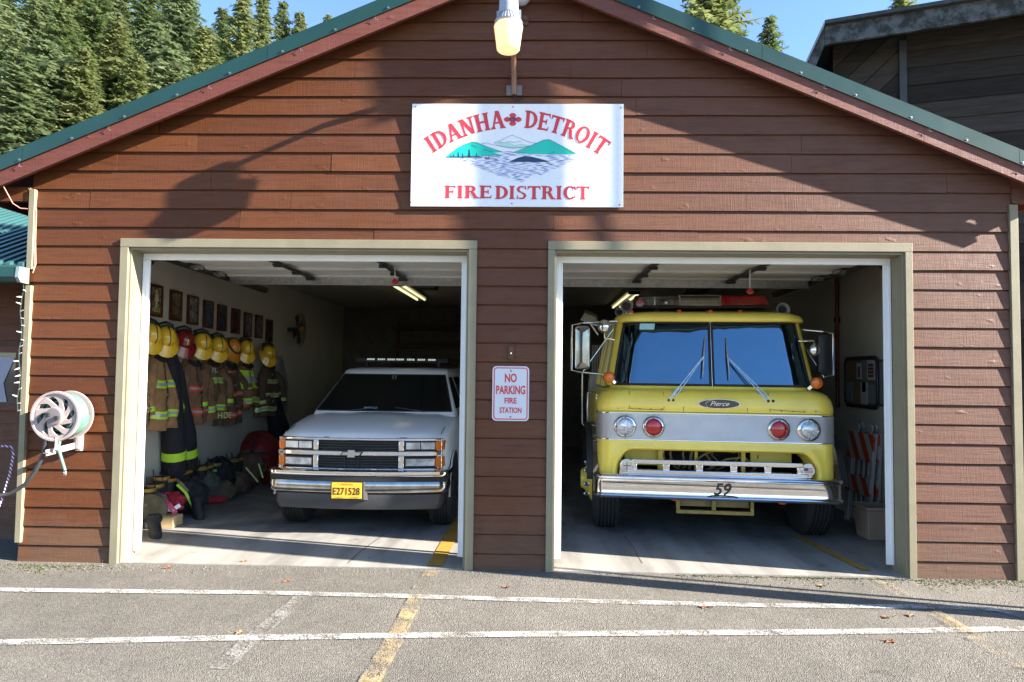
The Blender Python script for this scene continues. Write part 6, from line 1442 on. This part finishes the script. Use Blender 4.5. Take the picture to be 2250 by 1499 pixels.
# ------------------------------------------------------------------ the dark wooden building on the right
DWOOD = NT('dark_weathered_wood'); 
_is = DWOOD.n('NewGeometry').outputs['Random Per Island']
_gr = DWOOD.noise(1, 7, .7, DWOOD.mapping((2.5, 20, 30)), dist=.5)
DWOOD.color(DWOOD.mix(1, DWOOD.mix(_is, (.022,.017,.014), (.060,.047,.040)), DWOOD.ramp(_gr, [(.3,.6),(.6,1.15)]), 'MULTIPLY')); DWOOD.set(Roughness=.85, Specular_IOR_Level=.15); DWOOD.bump(_gr, .5, .006); DW = DWOOD.mat
def mat_moss():
    m = NT('mossy_fascia'); f = m.ramp(m.noise(5.5, 6, .7), [(.42, 0), (.56, 1)]); m.color(m.mix(f, (.10,.10,.105), (.025,.025,.022))); m.set(Roughness=.9); return m.mat
MOSSF = mat_moss()
BYF, BROT = 3.4, R(-17)
wx_ = at(1825, 140, y=BYF).x; RP = V(wx_, BYF, 0)
rb = thing('timber_building', 'tall dark weathered timber building with diagonal boards right of the station', 'building', RP, rotz=BROT)
def onb(px, py, off=0.0):        # surveyed point on the turned facade, in its own x, z
    d = ray(px, py); n = V(-math.sin(BROT), math.cos(BROT), 0); t_ = ((RP-CC).dot(n)-off)/d.dot(n); q = CC+d*t_-RP; return V(q.dot(V(math.cos(BROT), math.sin(BROT), 0)), 0, q.z)
e0, e1, e2 = onb(1812, 58, .55), onb(2212, -8, .55), onb(1772, 150, .55); slope = (e1.z-e0.z)/(e1.x-e0.x)
top = lambda x: e0.z+slope*(x-e0.x)
vx = onb(1982, 140).x; X1 = 12.0; wx0 = onb(1830, 140).x
t = MB(); z = 0.0
while z < top(X1):
    z1 = z+.235; x0 = vx+.05
    if z1 < top(X1):
        xx = x0 if top(x0) > z1 else x0+(z1-top(x0))/slope
        for a, b in ((xx, min(xx+3.3, X1)), (min(xx+3.306, X1-.01), X1)):
            if b-a > .05: t.hexa([(a,-.03,z),(b,-.03,z),(b,0,z),(a,0,z),(a,-.008,z1+.02),(b,-.008,z1+.02),(b,0,z1+.02),(a,0,z1+.02)])
    z = z1
build('horizontal_siding', t, DW, rb)
t = MB(); Wd = .215
def clip(P, f):
    out = []
    for i in range(len(P)):
        a, b = P[i], P[(i+1) % len(P)]; fa, fb = f(a), f(b)
        if fa >= 0: out.append(a)
        if fa*fb < 0: out.append(a.lerp(b, fa/(fa-fb)))
    return out
for k in range(-4, 40):          # diagonal boards rising to the right, clipped to the panel
    d = V(.72,0,.69); n = V(-.69,0,.72); c0 = V(wx0,0,0)+n*(k*Wd)+V(0,0,.4)
    poly = [c0-d*9, c0+d*14, c0+d*14+n*(Wd-.012), c0-d*9+n*(Wd-.012)]
    for f in (lambda p: p.x-wx0, lambda p: vx-.045-p.x, lambda p: p.z, lambda p: top(p.x)-.05-p.z):
        poly = clip(poly, f)
        if len(poly) < 3: break
    if len(poly) >= 3: t.prism([(p.x, p.z) for p in poly], 'y', -.02, -.0005)
build('diagonal_siding', t, DW, rb)
t = MB(); t.box(vx-.04,vx+.045,-.05,-.0305,0,top(vx)-.12); build('corner_batten', t, simple('dark_batten', (.05,.05,.055), .7, var=.2), rb)
t = MB(); t.prism([(wx0,0),(X1,0),(X1,top(X1)),(wx0,top(wx0))], 'y', .001, 7); build('wall', t, DW, rb)
t = MB(); h = .24
t.hexa([(e0.x,-.55,top(e0.x)-h),(X1,-.55,top(X1)-h),(X1,-.50,top(X1)-h),(e0.x,-.50,top(e0.x)-h),(e0.x,-.55,top(e0.x)),(X1,-.55,top(X1)),(X1,-.50,top(X1)),(e0.x,-.50,top(e0.x))]); build('fascia', t, MOSSF, rb)
sl2 = (e0.z-e2.z)/(e0.x-e2.x); ex = e2.x-.5; ez_ = e2.z-.5*sl2
t = MB(); t.hexa([(ex,-.55,ez_-.3),(e0.x-.003,-.55,top(e0.x)-h),(e0.x-.003,-.50,top(e0.x)-h),(ex,-.50,ez_-.3),(ex,-.55,ez_),(e0.x-.003,-.55,top(e0.x)),(e0.x-.003,-.50,top(e0.x)),(ex,-.50,ez_)]); build('fascia', t, MOSSF, rb)
t = MB(); SHG = simple('old_shingle', (.05,.05,.05), .9, var=.35, vs=12)
t.hexa([(e0.x,-.62,top(e0.x)+.003),(X1,-.62,top(X1)+.003),(X1,7.5,top(X1)+.003),(e0.x,7.5,top(e0.x)+.003),(e0.x,-.62,top(e0.x)+.05),(X1,-.62,top(X1)+.05),(X1,7.5,top(X1)+.05),(e0.x,7.5,top(e0.x)+.05)]); build('roof', t, SHG, rb)
t = MB(); t.hexa([(ex-.05,-.62,ez_),(e0.x-.003,-.62,top(e0.x)+.003),(e0.x-.003,7.5,top(e0.x)+.003),(ex-.05,7.5,ez_),(ex-.05,-.62,ez_+.06),(e0.x-.003,-.62,top(e0.x)+.05),(e0.x-.003,7.5,top(e0.x)+.05),(ex-.05,7.5,ez_+.06)]); build('roof', t, simple('grey_metal_edge', (.25,.26,.28), .5, .3, var=.2), rb)
c = at(2243, 770, y=3.0); wt = thing('sale_placard', 'white and green placard at the right edge behind the corner board', 'sign', V(c.x+.2,3.0,c.z)); t = MB(); t.box(c.x-.04,c.x+.5,3.0,3.03,c.z-.02,c.z+.16); build('panel', t, WHITEV, wt); t = MB(); t.box(c.x-.04,c.x+.5,2.995,2.9995,c.z-.08,c.z+.02); build('green_band', t, simple('bright_green', (.02,.5,.10), .5, var=.1), wt); t = MB(); t.box(c.x+.2,c.x+.26,3.031,3.08,0,c.z+.1); build('post', t, DKMET, wt)
# ------------------------------------------------------------------ utility pole just outside the frame on the right (throws the tall shadow)
S2 = V(-SUN.x/-SUN.y, 1, 0)
def pole_at(wx, tt): return V(wx+4.4*tt, -tt, 0)
pb_ = pole_at(-.30, 1.02)
up = thing('utility_pole', 'round wooden utility pole standing just right of the photo', 'pole', pb_); t = MB(); t.tube([pb_+V(0,0,-.05), pb_+V(0,0,4), pb_+V(0,0,9.2)], [.106,.098,.086], 20); build('shaft', t, simple('grey_pole_wood', (.22,.18,.14), .9, var=.25), up, smooth=60)
t = MB(); cz = pb_+V(-.22,-.05,0); t.lathe([(.0,6.28),(.16,6.28),(.16,6.95),(.12,7.02),(0,7.05)], cz, (0,0,1), 20); t.bar(cz+V(0,0,6.6), pb_+V(0,0,6.6), .06, .3); build('transformer', t, GALV, up, smooth=40)
pg_ = pole_at(.52, 1.0)
cd = thing('conduit_post', 'thin metal conduit standing beside the utility pole', 'post', pg_); t = MB(); t.tube([pg_+V(0,0,-.02), pg_+V(0,0,6.9)], .022, 10); build('tube', t, GALV, cd, smooth=60); t = MB(); t.lathe([(.05,0),(.045,.03),(.024,.06)], pg_, (0,0,1), 14); build('base_flange', t, GALV, cd, smooth=40)
# ------------------------------------------------------------------ fallen leaves
LEAFM = [simple('rust_leaf', (.20,.085,.04), .8, var=.3, vs=40), simple('tan_leaf', (.26,.16,.085), .8, var=.3, vs=40)]
words = ['near the left door trim','beside the left door jamb','at the left bay threshold','on the asphalt outside the left bay','before the centre post','in front of the fire engine','on the upper white line below the fire engine','on the yellow mark at right','just below the upper white line','between the two white lines at right','below the lower white line at right','lying on the lower left asphalt','close to the centre of the lower lot','at the foot of the right wall','pale, by the right corner']
sp = [(197,1228),(224,1234),(368,1247),(538,1235),(1112,1291),(1804,1287),(1547,1333),(2036,1337),(1946,1356),(2000,1352),(1957,1408),(527,1389),(632,1277),(2150,1262),(2080,1260)]
for k, (px, py) in enumerate(sp):
    p = at(px, py, z=.002); p.z = gz(p.x, p.y)+(.001 if p.y < -.012 else .008); g = random.Random(k); sz = g.uniform(.028, .045); a0 = g.uniform(0, 6.3); t = MB(); N = 14; ring = []
    for j in range(N): a = a0+j*2*math.pi/N; r_ = sz*(1.0 if j % 2 == 0 else .55)*(1.25 if j in (0, 2) else 1); ring.append(p+V(r_*math.cos(a), r_*math.sin(a), .001+.009*abs(math.sin(a*1.5+k))))
    t.add([p+V(0,0,.001)]+ring, [(0, j+1, (j+1) % N+1) for j in range(N)]); q = ring[0]; t.tube([q, q+(q-p)*.7+V(0,0,.01)], .0015, 4)
    build('fallen_leaf', t, LEAFM[k % 2], None, label='dry curled leaf '+words[k], cat='leaf', group='fallen leaves on the lot', loc=p)
# moss and gravel along the wall foot
MOSS = simple('moss', (.085,.10,.022), .95, var=.4, vs=30)
t = MB(); g = random.Random(31)
for _ in range(1500):
    if g.random() < .45: x = g.uniform(3.1, 4.25); y = -.03-abs(g.gauss(0, .12))
    elif g.random() < .5: x = g.uniform(1.2, 3.1); y = -.055-abs(g.gauss(0, .02))
    else: x = g.gauss(-3.95, .28); y = -.10-abs(g.gauss(0, .10))
    r_ = g.uniform(.003, .009); b = len(t.v)
    t.add([(x-r_,y,.0),(x+r_,y-r_*.4,.0),(x+r_*.2,y+r_,.0),(x,y,r_*1.1)], [(0,1,3),(1,2,3),(2,0,3)])
build('moss', t, MOSS, None, kind='stuff')
t = MB()
for _ in range(1300):
    x = g.uniform(-4.6, 4.3); y = -.05-abs(g.gauss(0, .10)); r_ = g.uniform(.003, .010); a = g.uniform(0, 6)
    t.add([(x+r_*math.cos(a),y+r_*math.sin(a),-.003),(x+r_*math.cos(a+2.1),y+r_*math.sin(a+2.1),-.003),(x+r_*math.cos(a+4.2),y+r_*math.sin(a+4.2),-.003),(x,y,r_*.9)], [(0,1,3),(1,2,3),(2,0,3)])
build('gravel', t, simple('loose_gravel', (.13,.12,.105), .9, var=.45, vs=50), None, kind='stuff')
# ------------------------------------------------------------------ hillside and trees
def hz(x, y):     # forested slope rising behind and to the left
    d = max(0, y-11)*.55 + max(0, -x-24)*.3*(1 if y > 6 else max(0, y)/6)
    return -.05 + min(60, d*.62) + .6*math.sin(x*.21)*min(1, d*.2) if d > 0 else -.05
t = MB(); xs = [-140+6*i for i in range(42)]; ys = [11+5*i for i in range(26)]
t.add([(x, y, hz(x, y)) for x in xs for y in ys], [(i*len(ys)+j, (i+1)*len(ys)+j, (i+1)*len(ys)+j+1, i*len(ys)+j+1) for i in range(len(xs)-1) for j in range(len(ys)-1)])
build('hillside', t, simple('forest_floor', (.045,.05,.025), .95, var=.4, vs=.3), kind='structure', smooth=180)
def mat_needles(name, c1, c2, c3):
    m = NT(name); isl = m.n('NewGeometry').outputs['Random Per Island']
    c = m.mix(m.ramp(isl, [(0, 0), (1, 1)]), c1, c2); c = m.mix(m.math('MULTIPLY', m.ramp(m.noise(.55, 3), [(.4, 0), (.65, 1)]), .6), c, c3)
    m.color(c); m.set(Roughness=.75, Specular_IOR_Level=.3, Subsurface_Weight=0.0)
    tl = m.n('BsdfTranslucent'); m.L(c, tl.inputs[0]); mx = m.n('MixShader'); mx.inputs[0].default_value = .45; out = m.t.nodes['Material Output']
    m.L(m.b.outputs[0], mx.inputs[1]); m.L(tl.outputs[0], mx.inputs[2]); m.L(mx.outputs[0], out.inputs[0]); return m.mat
ND = [mat_needles('grey_green_needles', (.105,.15,.062), (.205,.26,.125), (.23,.27,.14)), mat_needles('deep_green_needles', (.075,.12,.040), (.155,.21,.075), (.18,.21,.085)), mat_needles('mid_green_needles', (.11,.15,.045), (.22,.255,.095), (.24,.25,.11))]
BARK = simple('fir_bark', (.085,.065,.052), .95, var=.35, vs=8)
def conifer_mesh(H, rad, seed, nb, droop=.35, bare=.06, spray=.27):
    g = random.Random(seed); tr = MB(); cr = MB()
    tr.tube([(0,0,-.4),(.01*H*g.uniform(-1,1),0,H*.5),(0,0,H*.97)], [H*.013,H*.008,H*.0012], 8)
    lump = [g.uniform(.72,1.18) for _ in range(40)]
    for i in range(nb):
        f = bare+(1-bare)*(i+g.random())/nb; f = min(f, .992); z = H*f
        a = i*2.39996+g.uniform(-.4,.4); sect = lump[int(((a/(2*math.pi)) % 1)*8)+8*int(f*4.99)]
        L = (1.25*rad*(1-f)**.80+.22)*g.uniform(.55,1.15)*sect
        d = V(math.cos(a), math.sin(a), 0); nn = V(-d.y, d.x, 0); up = g.uniform(-.12,.22)+.55*f
        P = lambda s: d*L*s+V(0,0,z+L*(up*s-droop*s*s*1.0))
        tr.tube([P(0), P(.5), P(.95)], [.012*H/14+.008,.014,.005], 4, caps=False)
        m = max(4, int(L/spray*3.4))
        for j in range(m):
            s = (j+.75)/m; p = P(s); w = spray*(1.1-.45*s)*g.uniform(.7,1.3)
            for sd in (-1, 1):
                if g.random() < .08: continue
                ax = nn*sd*w*g.uniform(.7,1.3)+d*w*g.uniform(.35,1.0)-V(0,0,w*g.uniform(-.05,.75)); q = p+ax*.55; wv = d*w*.26+V(0,0,w*g.uniform(-.12,.14))
                cr.add([p-wv*.4, p+wv*.5, q+wv, p+ax, q-wv*.7], [(0,1,2,3,4)])
            if g.random() < .55:
                ax = d*w*.9+V(0,0,w*g.uniform(-.3,.5)); b = nn*w*.22; cr.add([p, p+ax*.5+b, p+ax, p+ax*.5-b], [(0,1,2,3)])
    for k in range(10): 
        a = k*2.4; d = V(math.cos(a)*.10, math.sin(a)*.10, .22); p = V(0,0,H*.93+H*.007*k); cr.add([p, p+d*.6+V(d.y,-d.x,0)*.3, p+d, p+d*.6-V(d.y,-d.x,0)*.3], [(0,1,2,3)])
    return tr, cr
def as_mesh(mb, name, mat):
    me = bpy.data.meshes.new(name); me.from_pydata([tuple(p) for p in mb.v], [], mb.f); me.materials.append(mat); me.update(); return me
protos = []
for k, (H, rad, sd, dn, dr, mt) in enumerate(((14,2.7,1,480,.50,0),(16,2.9,2,540,.42,1),(13,2.3,3,460,.36,2),(12,2.7,4,460,.55,0),(15,2.5,5,500,.45,2))):
    tr, cr = conifer_mesh(H, rad, sd, dn, dr); protos.append((H, as_mesh(tr, 'trunk', BARK), as_mesh(cr, 'crown', ND[mt])))
def tree(x, y, h, k, label, rot, group='conifers on the hillside', z=None, wide=1.0):
    z = hz(x, y) if z is None else z
    o = thing('conifer_tree', label, 'tree', V(x, y, z), group); o.rotation_euler = (0,0,rot); s = h/protos[k][0]; o.scale = (s*wide, s*wide, s)
    for nm, me in (('trunk', protos[k][1]), ('crown', protos[k][2])): c = bpy.data.objects.new(nm, me); COL.objects.link(c); c.parent = o
# (photo x of the trunk, photo y of the tip, depth, prototype, width, label)
forest = [(20,-90,22,1,1.0,'tall dark fir at the far left edge'), (85,-40,19,0,1.15,'broad grey-green spruce left of the roof'), (100,95,15,3,1.2,'low bushy grey-green spruce just above the roof edge at left'),
 (165,-110,24,2,1.0,'yellow-green fir second from the left'), (215,-60,20,1,1.05,'dense fir in the middle of the left stand'), (262,-130,27,0,1.0,'very tall grey-green fir behind the left stand'), (258,40,17,4,1.1,'slim pale fir standing before the taller ones'),
 (322,-40,22,1,1.0,'dark fir with sky beside its top'), (345,55,19,3,1.0,'small dark fir in the gap of the stand'), (405,-30,20,0,1.25,'big sunlit grey-green spruce with its top near the frame edge'), (375,90,17,3,1.0,'short spruce leaning against the bigger sunlit one'), (450,60,19,4,1.1,'pale fir right of the big sunlit spruce'),
 (535,-5,24,2,.95,'sunlit fir with pointed top against blue sky'), (578,-10,26,4,.85,'narrow sunlit fir beside its pointed twin'), (622,5,30,1,.75,'dark blue-green fir spire on the skyline'), (660,28,30,2,.8,'small yellow-green fir right of the dark spire'), (722,32,40,4,.7,'tiny distant fir tip above the green roof edge'),
 (-40,-60,16,3,1.2,'spruce half outside the left edge'), (140,20,16,1,1.0,'deep green fir low in the left stand'), (45,120,14,0,1.1,'low grey spruce above the annex'), (190,110,15,2,.9,'yellow-green young fir just over the roof'), (300,120,16,4,.9,'young pale fir near the roof slope'), (490,20,28,1,.9,'dark fir behind the sunlit pair'),
 (120,-140,34,1,1.1,'tallest dark fir at the back of the stand'), (380,-90,34,1,1.1,'dark fir at the back behind the big spruce'), (10,30,18,2,1.1,'yellow-green fir at the left frame edge')]
for i, (px, py, y, k, wd, lab) in enumerate(forest):
    tip = at(px, py, y=y); z = hz(tip.x, y); tree(tip.x, y, tip.z-z, k, lab, i*1.37, wide=wd*max(.85, min(1.4, 9/(tip.z-z+.1)*1.25)))
for px, py, y, k, wd, lab in ((1560,-120,20,2,1.25,'tall yellow-green fir above the right roof slope'), (1692,38,24,1,.8,'small dark spruce right of the tall fir'), (1985,-30,30,4,1.0,'fir tip peeking over the timber building')):
    tip = at(px, py, y=y); tree(tip.x, y, tip.z-hz(tip.x, y), k, lab, px*.1, wide=wd)
